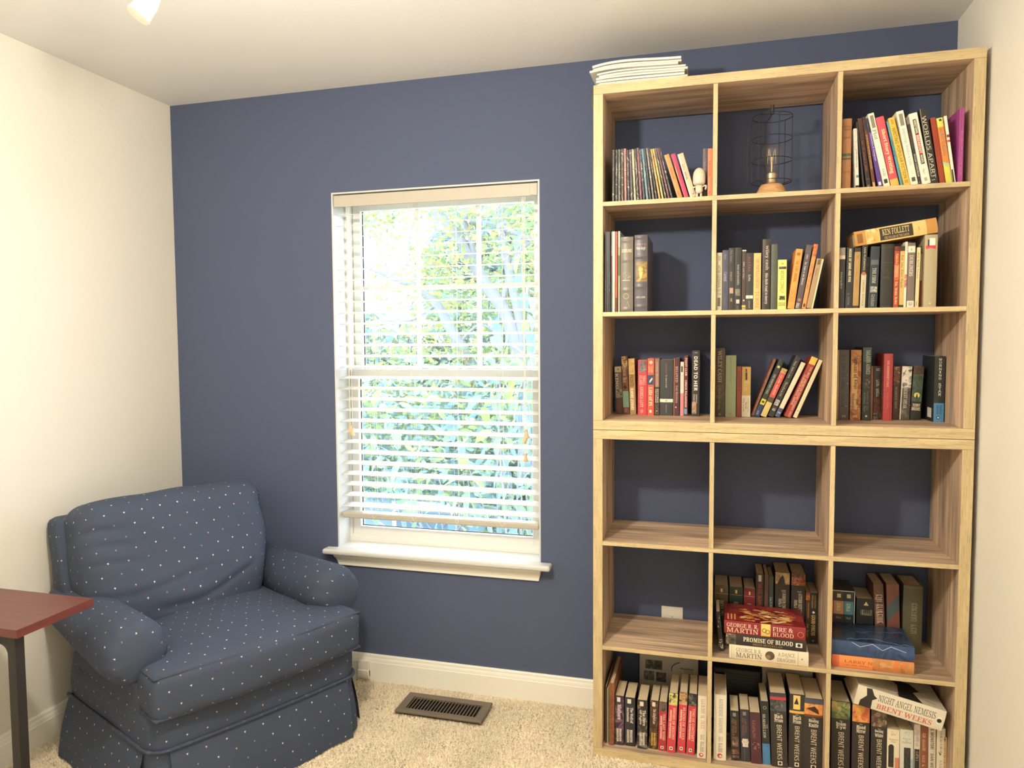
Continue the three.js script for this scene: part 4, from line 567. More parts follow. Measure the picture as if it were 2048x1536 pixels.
book('G', 728, 828, 722, 284, 1160, 0.12, '#e2624a', 'orange-red paperback with blue picture panel', [['c', 0.07, 0.5, 0.27, '#c8d0c0'], ['v', 'YANN', 0.14, 0.25, '#f4d8b8', 's', 0.5, 0.8], ['v', 'MARTEL', 0.14, 0.25, '#f4d8b8', 's', 0.15, 0.42], ['r', 0.29, 0.46, '#2f4c70', 0.05, 0.92], ['p', '#e8dccc', 0.33, 0.7, 0.36, 0.8, 0.42, 0.45, 0.43, 0.25, 0.39, 0.3], ['v', 'Life of Pi', 0.5, 0.83, '#f8e4c8', 'sb', 0.22, 0.75], ['r', 0.9, 0.95, '#f0e0d0', 0.3, 0.65]]);
book('G', 838, 908, 838, 284, 1160, 0.11, '#96705f', 'dusky pink to black paperback', [['v', 'Cormac McCarthy', 0.06, 0.5, '#e8d0b8', 's', 0.3, 0.7], ['r', 0.5, 1, '#3a302c'], ['v', 'SUTTREE', 0.53, 0.78, '#e8dccc', 'sb', 0.55, 0.85], ['v', 'ORCHARD', 0.53, 0.78, '#e8dccc', 'sb', 0.15, 0.45], ['n', 0.8, 0.98, ['#5c4c40', '#3a302c', '#6c5a4a']], ['c', 0.92, 0.5, 0.1, '#eee']]);
book('G', 918, 1122, 920, 306, 1160, 0.13, '#3c4042', 'wide black paperback with white publisher band', [['v', 'WILKIE', 0.07, 0.25, '#c8603c', 's', 0.44, 0.56], ['v', 'The Complete Poems', 0.27, 0.5, '#d8d0c0', 's', 0.44, 0.56], ['r', 0.7, 0.76, '#f0e6cc'], ['o', 0.73, 0.5, 0.06, '#333', 2], ['v', 'CLASSICS', 0.8, 0.95, '#d8d0c0', 's', 0.47, 0.53]]);
book('G', 1130, 1218, 1140, 282, 1164, 0.12, '#54303e', 'plum paperback with orange edge', [['r', 0, 1, '#d88a54', 0, 0.1], ['v', 'BELOVED', 0.14, 0.42, '#e0c8c0', 's', 0.3, 0.72], ['v', 'Toni Morrison', 0.47, 0.78, '#d8c0b8', 's', 0.35, 0.72], ['c', 0.85, 0.4, 0.12, '#eee']]);
book('G', 1230, 1284, 1236, 338, 1164, 0.11, '#ece0cc', 'slim white and pink paperback', [['r', 0.08, 0.19, '#4a4a40', 0.2, 0.7], ['r', 0.58, 1, '#d88e92'], ['v', 'On Beauty', 0.25, 0.5, '#b8a890', 's', 0.3, 0.65]]);
book('G', 1288, 1346, 1310, 248, 1166, 0.12, '#6a2a30', 'dark red paperback with blue foot', [['v', 'FIGHT CLUB', 0.03, 0.33, '#f0d8c0', 'nb', 0.25, 0.75], ['v', 'CHUCK PALAHNIUK', 0.4, 0.86, '#f0e0cc', 'nb', 0.25, 0.75], ['r', 0.88, 0.97, '#6aaac8', 0.1, 0.8]]);
book('G', 1408, 1528, 1412, 168, 1172, 0.14, '#393736', 'tall black paperback with large white capitals', [['l', 0.03, 0.3, 0.03, 0.7, '#ddd', 3], ['v', 'DEAD TO HER', 0.08, 0.61, '#f4ecdc', 'nb', 0.25, 0.72], ['v', 'SARAH', 0.66, 0.8, '#e0d4c4', 'n', 0.5, 0.72], ['v', 'PINBOROUGH', 0.66, 0.9, '#e0d4c4', 'n', 0.18, 0.4], ['n', 0.78, 0.96, ['#b08c74', '#c8a488', '#8a6a58'], 0, 0.6]]);
// ---------------------------------------------------------------- third row, middle cube
book('H', 100, 256, 104, 200, 1256, 0.15, '#544a3e', 'tall smoky brown hardcover', [['v', 'WILEY CASH', 0.04, 0.5, '#cfc0a4', 's', 0.3, 0.68], ['n', 0.5, 1, ['#544a3e', '#6a5a48', '#4a4036', '#5f5242']], ['v', 'a novel of the last', 0.54, 0.9, '#9a8460', 's', 0.35, 0.62], ['v', 'W', 0.95, 0.975, '#ccc', 's', 0.4, 0.6]], { hard: 1 });
book('H', 270, 434, 280, 316, 1258, 0.14, '#a4b08e', 'sage green thick paperback', [['v', 'Emma Donoghue', 0.03, 0.14, '#67745a', 's', 0.45, 0.55], ['v', 'The Wonder and Other Stories', 0.16, 0.44, '#67745a', 's', 0.45, 0.56], ['o', 0.95, 0.45, 0.1, '#67745a', 2]]);
book('H', 442, 514, 448, 488, 1258, 0.11, '#9a4c3c', 'slim red-brown paperback', [['v', 'CHEEVER', 0.1, 0.48, '#4c2c22', 'nb', 0.3, 0.7]]);
book('H', 522, 658, 524, 492, 1258, 0.115, '#d6b06a', 'gold over cream paperback', [['r', 0.04, 0.1, '#55452c', 0.4, 0.56], ['r', 0.11, 0.26, '#3c3428', 0.4, 0.6], ['v', 'Nunez', 0.28, 0.48, '#e8d4a0', 's', 0.25, 0.75], ['r', 0.57, 1, '#efe4cc'], ['v', 'Penelope Fitzgerald', 0.62, 0.9, '#7a6c50', 's', 0.66, 0.82], ['v', 'The Tax', 0.7, 0.84, '#4a4030', 's', 0.42, 0.58], ['v', 'Noli Kepner', 0.63, 0.9, '#6a5c44', 's', 0.18, 0.32]]);
book('H', 662, 702, 1012, 378, 1252, 0.12, '#8a5f4a', 'slim brown paperback with red pattern, leaning', [['r', 0, 1, '#8a7868', 0.5, 1], ['n', 0, 1, ['#a04a38', '#d8a88c', '#8a3c30'], 0, 0.5]]);
book('H', 706, 790, 1090, 402, 1262, 0.12, '#333a36', 'dark green paperback with navy foot, leaning', [['c', 0.12, 0.5, 0.28, '#e0d070'], ['v', "THE WINTER'S TALE", 0.25, 0.6, '#e4dcc4', 's', 0.3, 0.68], ['r', 0.69, 0.79, '#e0d050', 0.05, 0.95], ['c', 0.74, 0.5, 0.25, '#3a3a20'], ['r', 0.8, 1, '#34426a'], ['v', 'SIGNET', 0.9, 0.97, '#d8d8e0', 'n', 0.3, 0.6]]);
book('H', 800, 896, 1132, 534, 1266, 0.11, '#d25850', 'coral paperback with cream ends, leaning', [['r', 0, 0.1, '#c8a860'], ['n', 0, 0.1, ['#c8a860', '#8a744c', '#d8bc80']], ['v', 'THE LADY CHATTERLEY', 0.14, 0.55, '#f0c8b0', 's', 0.35, 0.65], ['r', 0.6, 0.7, '#57503e'], ['r', 0.7, 1, '#dcc88c'], ['p', '#e8d060', 0.74, 0.4, 0.9, 0.35, 0.96, 0.6, 0.78, 0.65]]);
book('H', 914, 1008, 1346, 350, 1268, 0.13, '#3c3836', 'tall black paperback with white logo, leaning', [['v', 'Heart Sound & Fury', 0.08, 0.36, '#d0c8bc', 's', 0.3, 0.62], ['v', 'Faulkner', 0.42, 0.66, '#e0c8a0', 's', 0.35, 0.7], ['r', 0.72, 0.81, '#d8d0c4', 0.1, 0.85], ['n', 0.73, 0.8, ['#d8d0c4', '#555', '#999'], 0.15, 0.8], ['h', '42', 0.86, 0.9, '#e0dccc', 'nb', 0.2, 0.75]]);
book('H', 1024, 1100, 1430, 440, 1270, 0.11, '#ece2c4', 'cream slim paperback with blue foot, leaning', [['r', 0.84, 1, '#54618c'], ['h', 'vintage', 0.9, 0.93, '#e8e4d8', 's', 0.15, 0.85]]);
book('H', 1162, 1272, 1584, 364, 1278, 0.13, '#a8443a', 'brick red anthology with yellow head, leaning', [['r', 0, 0.12, '#f0c862'], ['n', 0.14, 0.3, ['#a8443a', '#c87058', '#8a342c'], 0.05, 0.35], ['v', 'THE BEST AMERICAN SHORT STORIES 2013', 0.15, 0.98, '#f4dcc4', 's', 0.52, 0.85], ['v', 'ELIZABETH STROUT, EDITOR', 0.3, 0.8, '#f4dcc4', 's', 0.15, 0.42]]);
book('H', 1304, 1368, 1716, 404, 1280, 0.12, '#ecdfb8', 'pale yellow slim paperback, leaning', [['v', 'stories', 0.3, 0.5, '#b8a880', 's', 0.4, 0.55], ['c', 0.88, 0.5, 0.12, '#6a6048']]);
// ---------------------------------------------------------------- third row, wall-side cube
book('I', 86, 114, 100, 208, 1160, 0.12, '#a08468', 'very slim tan paperback', [], { lean: 1 });
book('I', 121, 254, 133, 206, 1160, 0.15, '#595356', 'grey paperback with dark script lettering', [['v', 'Blue Fire the Rising', 0.06, 0.58, '#36343a', 's', 0.25, 0.7], ['v', 'Aemili', 0.62, 0.82, '#37353a', 's', 0.25, 0.55], ['c', 0.36, 0.85, 0.03, '#ddd'], ['c', 0.48, 0.85, 0.04, '#ddd'], ['c', 0.8, 0.75, 0.04, '#ddd'], ['h', 'PYR', 0.93, 0.965, '#b8a888', 'nb', 0.3, 0.7]], { lean: 1 });
book('I', 270, 416, 288, 206, 1162, 0.15, '#b87a4c', 'orange-brown mottled paperback', [['n', 0, 1, ['#b87a4c', '#a05c34', '#d8b078', '#c89460', '#8a5030']], ['r', 0.2, 0.85, '#d8b078', 0.1, 0.65], ['v', 'Servant of', 0.1, 0.4, '#33241a', 'sb', 0.3, 0.65], ['v', 'Kings', 0.42, 0.56, '#33241a', 'sb', 0.3, 0.65], ['v', 'Jim', 0.7, 0.78, '#33241a', 'sb', 0.55, 0.8], ['v', 'Shamanskir', 0.62, 0.86, '#33241a', 'sb', 0.15, 0.42], ['h', 'PYR', 0.93, 0.965, '#e8c8a0', 'nb', 0.3, 0.7]], { lean: 1 });
book('I', 432, 552, 452, 172, 1166, 0.15, '#363c3a', 'dark teal hardcover with pale lettering', [['r', 0, 0.2, '#4c5c58'], ['v', 'SALADIN AHMED', 0.04, 0.37, '#d0d4c8', 's', 0.4, 0.85], ['n', 0.42, 0.56, ['#363c3a', '#8a5c50', '#b89a90', '#50504c'], 0.2, 0.85], ['v', 'Throne of the', 0.6, 0.86, '#8a8470', 's', 0.55, 0.75], ['v', 'Crescent Moon', 0.62, 0.88, '#8a8470', 's', 0.2, 0.42], ['c', 0.94, 0.5, 0.12, '#e0d8b0']], { hard: 1, lean: 1 });
book('I', 554, 580, 566, 428, 1150, 0.11, '#b87860', 'slim salmon paperback', [], { lean: 1 });
book('I', 586, 700, 598, 432, 1152, 0.11, '#3a332e', 'dark brown paperback with red lower lettering', [['v', 'M', 0.03, 0.09, '#ccc', 's', 0.3, 0.7], ['v', 'K.W. JETER', 0.25, 0.58, '#e0d4bc', 'nb', 0.35, 0.65], ['v', 'THE NAME', 0.62, 0.88, '#a8482c', 'sb', 0.5, 0.8], ['v', 'THE HUNTER', 0.6, 0.88, '#a8482c', 'sb', 0.12, 0.42], ['n', 0.86, 1, ['#3a332e', '#7a7468', '#a8a08c']]], { lean: 1 });
book('I', 720, 844, 712, 256, 1168, 0.15, '#b04446', 'plain crimson hardcover', [['v', "THE HANDMAID'S TALE", 0.1, 0.5, '#f0c8b8', 's', 0.36, 0.6], ['v', 'MARGARET ATWOOD', 0.58, 0.82, '#d07870', 's', 0.42, 0.55]], { hard: 1 });
book('I', 852, 940, 872, 432, 1152, 0.11, '#57463e', 'brown paperback with red-brown portrait', [['n', 0, 0.35, ['#8a5c44', '#6a4436', '#c8a890', '#4a3830']], ['v', 'WARDED MAN', 0.38, 0.8, '#c8b8a4', 's', 0.3, 0.65], ['n', 0.82, 1, ['#57463e', '#6a584c', '#483a34']]], { lean: 1 });
book('I', 946, 1080, 988, 432, 1158, 0.11, '#a09a8c', 'white and grey smoke-patterned paperback', [['n', 0, 0.42, ['#e8e0d0', '#6a6660', '#3c3a38', '#d8d0c0', '#f0e8d8']], ['n', 0.4, 1, ['#57524c', '#7a746c', '#45423e']], ['r', 0, 1, '#e8dec8', 0, 0.1], ['v', 'DESERT SPEAR', 0.4, 0.78, '#dcd4c4', 's', 0.3, 0.65]], { lean: 1 });
book('I', 1086, 1230, 1142, 432, 1158, 0.11, '#33322e', 'black and green paperback with yellow moon', [['n', 0, 0.15, ['#4a3c30', '#6a4c34', '#3a342c']], ['n', 0.15, 0.7, ['#4a5c4c', '#3c483c', '#5c7060', '#44503f']], ['r', 0.66, 1, '#2f2d2b'], ['c', 0.54, 0.5, 0.28, '#e8d868'], ['p', '#2f2d2b', 0.5, 0.5, 0.6, 0.62, 0.6, 0.38], ['h', 'TERRY', 0.7, 0.755, '#e8dcc0', 'nb', 0.15, 0.88], ['h', 'BROOKS', 0.765, 0.825, '#e8dcc0', 'nb', 0.1, 0.9]], { lean: 1 });
{
  const b = book('I', 1410, 1552, 1426, 292, 1190, 0.135, '#2c2f30', 'thick black paperback with blue foot', [...[...'MORNING'].map((c, i) => ['h', c, 0.03 + i * 0.048, 0.066 + i * 0.048, '#f0e8d8', 'n', 0.38, 0.68]), ...[...'STAR'].map((c, i) => ['h', c, 0.41 + i * 0.05, 0.45 + i * 0.05, '#f0e8d8', 'n', 0.38, 0.68]), ['r', 0.71, 1, '#4c86b4'], ['v', 'PIERCE', 0.74, 0.88, '#2c4c6c', 'nb', 0.55, 0.75], ['v', 'BROWN', 0.74, 0.88, '#2c4c6c', 'nb', 0.25, 0.45], ['c', 0.93, 0.45, 0.17, '#2c2c2c'], ['c', 0.93, 0.45, 0.1, '#e8e0d0']]);
  part(b.o, 'barcode_label', bb(0.0004, 0.03, 0.042, -0.0002, 0.026, -0.045), M.paper, 'white barcode label on the cover');
}
// ---------------------------------------------------------------- fifth row, middle cube: back row, then the stack in front
const smallRed = (c) => [['r', 0.06, 0.13, '#e0c48c', 0.44, 0.58], ['l', 0.16, 0, 0.16, 1, '#d8c090', 2], ['v', 'VOLUME', 0.3, 0.6, '#d8c090', 's', 0.35, 0.65]];
const backRow = (x0, x1, ty, z, Dk, base, look, ops, opt) => book('N', x0, x1, x0, ty, z, Dk, base, look, ops, { at: 'in the back rank', ...opt });
backRow(84, 250, 430, 0.128, 0.116, '#574a36', 'olive brown leather-look volume', smallRed(), { leather: 1 });
backRow(262, 430, 448, 0.128, 0.116, '#2b3a32', 'dark green leather-look volume', smallRed(), { leather: 1 });
backRow(440, 580, 470, 0.128, 0.116, '#7a2a30', 'dark red leather-look volume', smallRed(), { leather: 1 });
backRow(588, 682, 290, 0.128, 0.116, '#33302e', 'black paperback with red lettering', [['r', 0.02, 0.12, '#c8b8a0', 0.3, 0.7], ['v', 'ROBERT JORDAN', 0.15, 0.5, '#b8402c', 'nb', 0.3, 0.7]]);
backRow(690, 740, 300, 0.128, 0.116, '#5c4238', 'slim brown paperback', [['v', 'TALES', 0.3, 0.5, '#8a5c4c', 's', 0.3, 0.7]]);
backRow(746, 802, 330, 0.128, 0.116, '#39423f', 'slim grey-green paperback', [['v', 'ISLES', 0.32, 0.5, '#d8dccc', 'nb', 0.3, 0.7]]);
backRow(822, 1000, 272, 0.128, 0.116, '#34302c', 'black paperback with sepia hooded picture', [['n', 0, 0.17, ['#b89a70', '#8a7450', '#c8b088']], ['p', '#2c2824', 0.17, 0.15, 0.17, 0.7, 0.07, 0.6, 0.03, 0.5, 0.09, 0.3], ['v', 'THE', 0.25, 0.275, '#e8dcc0', 's', 0.45, 0.72], ['v', 'CRIMSON EMPIRE', 0.28, 0.6, '#e8dcc0', 's', 0.52, 0.75], ['v', 'BRUST', 0.38, 0.5, '#d8c8a8', 's', 0.25, 0.45]]);
backRow(1020, 1192, 288, 0.128, 0.116, '#322e2b', 'black paperback with fiery picture', [['n', 0, 0.17, ['#a85c3c', '#c88058', '#57342a', '#3a2c28']], ['v', 'THE', 0.25, 0.27, '#e8dcc0', 's', 0.45, 0.72], ['v', 'AUTUMN REPUBLIC', 0.28, 0.6, '#e8dcc0', 's', 0.52, 0.78], ['v', 'BRUST', 0.38, 0.5, '#d8c8a8', 's', 0.22, 0.42]]);
backRow(1200, 1256, 520, 0.128, 0.116, '#4c3424', 'brown paperback with orange picture', [['n', 0, 0.15, ['#c8743c', '#a85428', '#6a3820']], ['v', 'Terry Pratchett', 0.2, 0.5, '#e0b070', 's', 0.35, 0.75], ['v', 'The Light', 0.62, 0.88, '#d8b880', 's', 0.3, 0.7]]);
backRow(1262, 1374, 528, 0.128, 0.116, '#2c2a28', 'black paperback with gold lettering by the divider', [['v', 'Terry Pratchett', 0.04, 0.3, '#e0b060', 's', 0.55, 0.75], ['v', 'Neil Gaiman', 0.04, 0.3, '#e0b060', 's', 0.28, 0.48], ['c', 0.38, 0.5, 0.14, '#eee'], ['v', 'GOOD OMENS', 0.43, 0.84, '#f0c870', 'sb', 0.28, 0.72], ['c', 0.94, 0.5, 0.12, '#6a8a88']]);
{
  const sh = shelfY[4], P = (x, y) => onPlane(1, sh, 1415 + x / 6.145, 1100 + y / 6.145), zz = 0.297, stack = [];
  const X = (x, y, z) => onPlane(2, z, 1415 + x / 6.145, 1100 + y / 6.145);
  // heights from the photograph's spine edges, depth from where the lowest book meets the shelf
  const z0 = Math.max(0.292, P(760, 1385).z), yaw = -0.02;
  let y = sh + 0.0005; const t1 = 0.044, t2 = 0.034, t3 = 0.041;
  const rx = (x, yy) => X(x, yy, z0).x;
  const lay = (q, T1, Dk, base, look, ops, opt) => { const r = lying('N', q, z0, Dk, base, look, ops, { hard: 1, T: T1, y, tilt: 0, yaw, ...opt }); y += T1 + 0.0006; return r; };
  lay([265, 1160, 1240, 1190, 1240, 1400, 270, 1365], t1, 0.155, '#e4d8c0', 'white thick hardcover, lowest of the stack', [['l', 0.035, 0, 0.035, 1, '#9a8c70', 2], ['l', 0.06, 0, 0.06, 1, '#9a8c70', 1], ['l', 0.87, 0, 0.87, 1, '#8a7c60', 2], ['v', 'GEORGE R.R.', 0.085, 0.42, '#6a604c', 's', 0.56, 0.82], ['v', 'MARTIN', 0.085, 0.42, '#4a4234', 's', 0.14, 0.5], ['c', 0.52, 0.5, 0.31, '#55483a'], ['c', 0.5, 0.4, 0.16, '#8a744c'], ['v', 'A DANCE', 0.62, 0.835, '#6a5c44', 's', 0.56, 0.8], ['v', 'with', 0.71, 0.75, '#6a5c44', 's', 0.45, 0.52], ['v', 'DRAGONS', 0.61, 0.84, '#6a5c44', 's', 0.16, 0.42], ['c', 0.92, 0.5, 0.04, '#4a4030']]);
  lay([215, 1000, 1215, 1050, 1215, 1190, 235, 1145], t2, 0.15, '#2f2b27', 'black hardcover with white title, middle of the stack', [['n', 0, 0.13, ['#4a443c', '#9a8e78', '#2f2b27', '#6a6254']], ['v', 'PROMISE OF BLOOD', 0.22, 0.84, '#ece0c4', 'sb', 0.42, 0.8], ['v', 'BRIAN MCCLELLAN', 0.34, 0.71, '#c89c64', 's', 0.12, 0.32], ['r', 0.87, 0.95, '#e8e0cc', 0.35, 0.75], ['c', 0.91, 0.55, 0.14, '#222']], { bulge: 0.05 });
  const fire = lay([200, 785, 1200, 885, 1205, 1050, 205, 975], t3, 0.155, '#8a2228', 'crimson hardcover with flame picture, topmost of the stack', [['v', 'GEORGE R. R.', 0.03, 0.43, '#f0dcc0', 's', 0.56, 0.84], ['v', 'MARTIN', 0.03, 0.43, '#f0dcc0', 's', 0.12, 0.5], ['r', 0.46, 0.575, '#e8c868', 0.05, 0.98], ['o', 0.50, 0.5, 0.14, '#6a4a20', 4], ['o', 0.54, 0.42, 0.14, '#6a4a20', 4], ['v', 'FIRE &', 0.6, 0.85, '#f0dcc0', 's', 0.54, 0.84], ['v', 'BLOOD', 0.6, 0.86, '#f0dcc0', 's', 0.12, 0.46], ['o', 0.94, 0.45, 0.2, '#d89060', 3]]);
  const art = canvasTex(512, 384, (g, w, h) => { blotch(g, 0, 0, w, h, ['#7a1c22', '#8e262a', '#5e141a', '#9c3830'], 60); g.save(); g.translate(w * 0.5, h * 0.52); for (let k = 0; k < 90; k++) { g.globalAlpha = rr(0.45, 0.95); g.fillStyle = ['#f6cc68', '#fae49c', '#f0a848', '#fff0c4'][(rnd() * 4) | 0]; g.beginPath(); g.ellipse(rr(-0.30, 0.34) * w, rr(-0.3, 0.4) * h, rr(10, 42), rr(4, 14), rr(-0.7, 0.5), 0, 6.3); g.fill(); } g.globalAlpha = 1; g.strokeStyle = '#8a4420'; g.lineWidth = 9; g.beginPath(); for (let k = 0; k < 60; k++) { const t = k / 59 * 9; g.lineTo((-0.2 + 0.4 * k / 59) * w, Math.sin(t) * 34 + 8); } g.stroke(); g.restore(); g.fillStyle = '#d8a060'; for (let k = 0; k < 3; k++) g.fillRect(20 + k * 22, h - 150, 10, 120); });
  const cg = new THREE.PlaneGeometry(fire.Lk - 0.004, fire.Dk - 0.004); cg.rotateZ(-Math.PI / 2); cg.rotateY(Math.PI / 2); cg.translate(fire.Tk + 0.0003, fire.Lk / 2, -fire.Dk / 2);
  { const u = cg.attributes.uv; const p = cg.attributes.position; for (let i = 0; i < 4; i++) u.setXY(i, 1 - p.getY(i) / fire.Lk, 1 + p.getZ(i) / fire.Dk * -1 > 0 ? -p.getZ(i) / fire.Dk : 0); }
  cg.computeVertexNormals(); part(fire.o, 'cover_picture', cg, mat(0xffffff, 0.28, { map: art }), 'red cover with golden flames');
  // dark paperback leaning behind the stack's window-side end
  const bl = book('N', 150, 200, 105, 760, 0.262, 0.115, '#2a2826', 'black and white paperback leaning behind the stack', [['n', 0.1, 0.4, ['#2a2826', '#e8e0d0', '#55504a']], ['n', 0.7, 0.95, ['#2a2826', '#e8e0d0']]], { at: 'at its window-side end' });
}
// ---------------------------------------------------------------- fifth row, wall-side cube
const backO = (x0, x1, ty, z, Dk, base, look, ops, opt) => book('O', x0, x1, opt?.tx ?? x0, ty, z, Dk, base, look, ops, { at: 'in the back rank', ...opt });
{ // slip case with three small volumes
  const z = 0.128, sh = shelfY[4], X = (x, y) => onPlane(2, z, 1650 + x / 5.907, 1120 + y / 5.907), xl = colX[2] + 0.002, xr = X(352, 500).x, yt = X(352, 372).y, w = xr - xl, h = yt - sh;
  const cse = thing('slip_case', 'dark cardboard slip case holding three small paperbacks, fifth row wall-side cube', 'slip case', [xl, sh, z]);
  part(cse, 'case', merge([bb(0.002, h, 0.112, 0.001, h / 2, -0.056), bb(0.002, h, 0.112, w - 0.001, h / 2, -0.056), bb(w - 0.0042, 0.002, 0.112, w / 2, h - 0.001, -0.056), bb(w - 0.0042, 0.002, 0.112, w / 2, 0.001, -0.056)]), coverMat('#57503f'));
  part(cse, 'case_rim', merge([bb(0.0022, h, 0.0012, w - 0.0011, h / 2, 0.0006), bb(w, 0.0022, 0.0012, w / 2, h - 0.0011, 0.0006)]), M.paper);
  const bw = (w - 0.005) / 3;
  [['#6a2626', '#b04c44', 'dark red'], ['#4c3a30', '#c89868', 'brown'], ['#2c3c42', '#5a98a4', 'dark teal']].forEach(([a, b, n], i) => {
    const o = thing('paperback_book', `small ${n} paperback inside the slip case, fifth row wall-side cube`, 'book', [xl + 0.0024 + i * bw, sh + 0.0024, z - 0.003], 'books in the slip case');
    makeBook(o, bw - 0.0006, h - 0.0055, 0.105, a, [['r', 0.05, 0.12, '#d8c8a0', 0.3, 0.7], ['r', 0.18, 0.42, b], ['v', 'TALE', 0.22, 0.36, '#f0e4c8', 's', 0.3, 0.65], ['h', 'BOX', 0.47, 0.5, '#ccc', 'n', 0.25, 0.75]]);
  });
}
backO(362, 566, 452, 0.128, 0.116, '#262a2c', 'black hardcover with pale triangle emblem', [['p', '#e8d8a8', 0.05, 0.55, 0.13, 0.4, 0.13, 0.7], ['h', 'JUMBLE', 0.22, 0.32, '#c8c0a0', 's', 0.25, 0.9]]);
backO(604, 722, 282, 0.128, 0.116, '#6a4a3c', 'mottled brown paperback with pale lettering', [['n', 0, 1, ['#6a4a3c', '#8a6450', '#553a30']], ['v', 'THE HOBBITON', 0.16, 0.6, '#d8c4b0', 's', 0.2, 0.8]], { tx: 570 });
backO(742, 892, 284, 0.128, 0.116, '#7a4c44', 'dusty pink paperback with teal diagonal stripe', [['p', '#48595c', 0.16, 1, 0.34, 0, 0.56, 0, 0.36, 1]], { tx: 725 });
backO(908, 1140, 292, 0.128, 0.116, '#595540', 'thick olive hardcover with silver lettering', [['v', 'LEAVES AND', 0.25, 0.7, '#8a8870', 's', 0.42, 0.68], ['l', 0.03, 0.05, 0.03, 0.95, '#8a8060', 2]], { hard: 1 });
{
  const sh = shelfY[4], P = (x, y) => onPlane(1, sh, 1650 + x / 5.907, 1120 + y / 5.907), z0 = Math.max(0.292, P(600, 1305).z);
  const o1 = lying('O', [85, 1065, 1050, 1175, 1050, 1345, 80, 1250], z0, 0.153, '#e07e44', 'orange sunset-coloured hardcover, under the blue book', [['n', 0.5, 1, ['#c88850', '#a86a3c', '#d8a468', '#e0783c']], ['r', 0.08, 0.5, '#f0924e'], ['r', 0, 0.09, '#d86c48'], ['v', 'LARRY N', 0.15, 0.5, '#8a3a20', 's', 0.45, 0.68], ['v', 'the long patrol', 0.16, 0.46, '#a04c28', 's', 0.22, 0.34]], { hard: 1, T: 0.037, y: sh + 0.0005, tilt: 0, yaw: -0.02 });
  const y2 = sh + 0.0385, blue = lying('O', [90, 850, 1050, 950, 1050, 1345, 85, 1060], z0 - 0.002, 0.152, '#35517e', 'glossy blue hardcover with jagged white print, on the orange book', [['n', 0, 1, ['#35517e', '#2e4468', '#3f5f92', '#2a3c5a']], ['l', 0.25, 0.95, 0.35, 0.7, '#cfd8e4', 3], ['l', 0.35, 0.7, 0.5, 0.95, '#cfd8e4', 3], ['l', 0.5, 0.95, 0.62, 0.6, '#cfd8e4', 3], ['l', 0.62, 0.6, 0.72, 0.9, '#cfd8e4', 3], ['l', 0.72, 0.9, 0.9, 0.62, '#cfd8e4', 3]], { hard: 1, T: 0.044, y: y2, tilt: 0, yaw: -0.02 });
  const art = canvasTex(512, 384, (g, w, h) => { blotch(g, 0, 0, w, h, ['#2c405e', '#243450', '#34496a', '#1f2c42'], 70); g.strokeStyle = '#a8b4c4'; g.lineWidth = 5; g.beginPath(); let yy = h * 0.85; for (let k = 0; k <= 14; k++) g.lineTo(w * (0.2 + 0.058 * k), (yy += rr(-28, 26))); g.stroke(); g.strokeStyle = '#7488a4'; g.beginPath(); yy = h * 0.4; for (let k = 0; k <= 12; k++) g.lineTo(w * (0.35 + 0.05 * k), (yy += rr(-30, 30))); g.stroke(); });
  const cg = new THREE.PlaneGeometry(blue.Lk - 0.004, blue.Dk - 0.004); cg.rotateZ(-Math.PI / 2); cg.rotateY(Math.PI / 2); cg.translate(blue.Tk + 0.0003, blue.Lk / 2, -blue.Dk / 2);
  { const u = cg.attributes.uv, p = cg.attributes.position; for (let i = 0; i < 4; i++) u.setXY(i, 1 - p.getY(i) / blue.Lk, -p.getZ(i) / blue.Dk); }
  part(blue.o, 'cover_picture', cg, mat(0xffffff, 0.22, { map: art }), 'dark blue glossy cover');
}
// ---------------------------------------------------------------- bottom row, window-side cube
book('P', 124, 148, 124, 525, 1215, 0.20, '#6a3c2e', 'slim brown booklet', [], { name: 'thin_booklet' });
book('P', 151, 168, 151, 540, 1225, 0.20, '#9ab49a', 'slim mint booklet', [], { name: 'thin_booklet' });
book('P', 174, 240, 180, 476, 1246, 0.225, '#8a5638', 'tall copper-brown hardcover album', [['n', 0, 1, ['#8a5638', '#a06a48', '#74462e', '#946042']], ['v', 'THE SONG OF ICE', 0.25, 0.75, '#5a3420', 's', 0.3, 0.7]], { hard: 1 });
const san = (t, name, cols, tc = '#f0e8d8') => [['n', 0, 1, cols], ['r', 0.03, 0.12, '#e0d8c8', 0.25, 0.62], ...(Array.isArray(t) ? [['v', t[0], 0.2, 0.52, '#f4ecdc', 'sb', 0.55, 0.82], ['v', t[1], 0.2, 0.5, '#f4ecdc', 'sb', 0.2, 0.45]] : [['v', t, 0.17, 0.48, '#f0d8e0', 'sb', 0.3, 0.72]]), ['v', 'BRANDON', 0.66, 0.92, tc, 'nb', 0.52, 0.76], ['v', 'SANDERSON', 0.66, 0.93, tc, 'nb', 0.22, 0.46]];
book('P', 247, 360, 248, 630, 1240, 0.115, '#3c3040', 'purple-black paperback with white lettering', san('Mistborn', 0, ['#3c3040', '#7a5a68', '#4a3c50', '#2f2a34', '#8a6a70']), { cover: '#2a2630' });
book('P', 371, 500, 372, 652, 1252, 0.115, '#34343a', 'black paperback with two-line white title', san(['The Well of', 'Ascension'], 0, ['#34343a', '#3c3a40', '#2c2c30', '#57504c', '#34343a']), { cover: '#26262a' });
book('P', 528, 652, 532, 684, 1288, 0.115, '#3a3836', 'black and brown paperback with two-line title', san(['The Hero', 'of Ages'], 0, ['#3a3836', '#8a6c54', '#2c2a2a', '#57504a', '#a89888']), { cover: '#2a2826' });
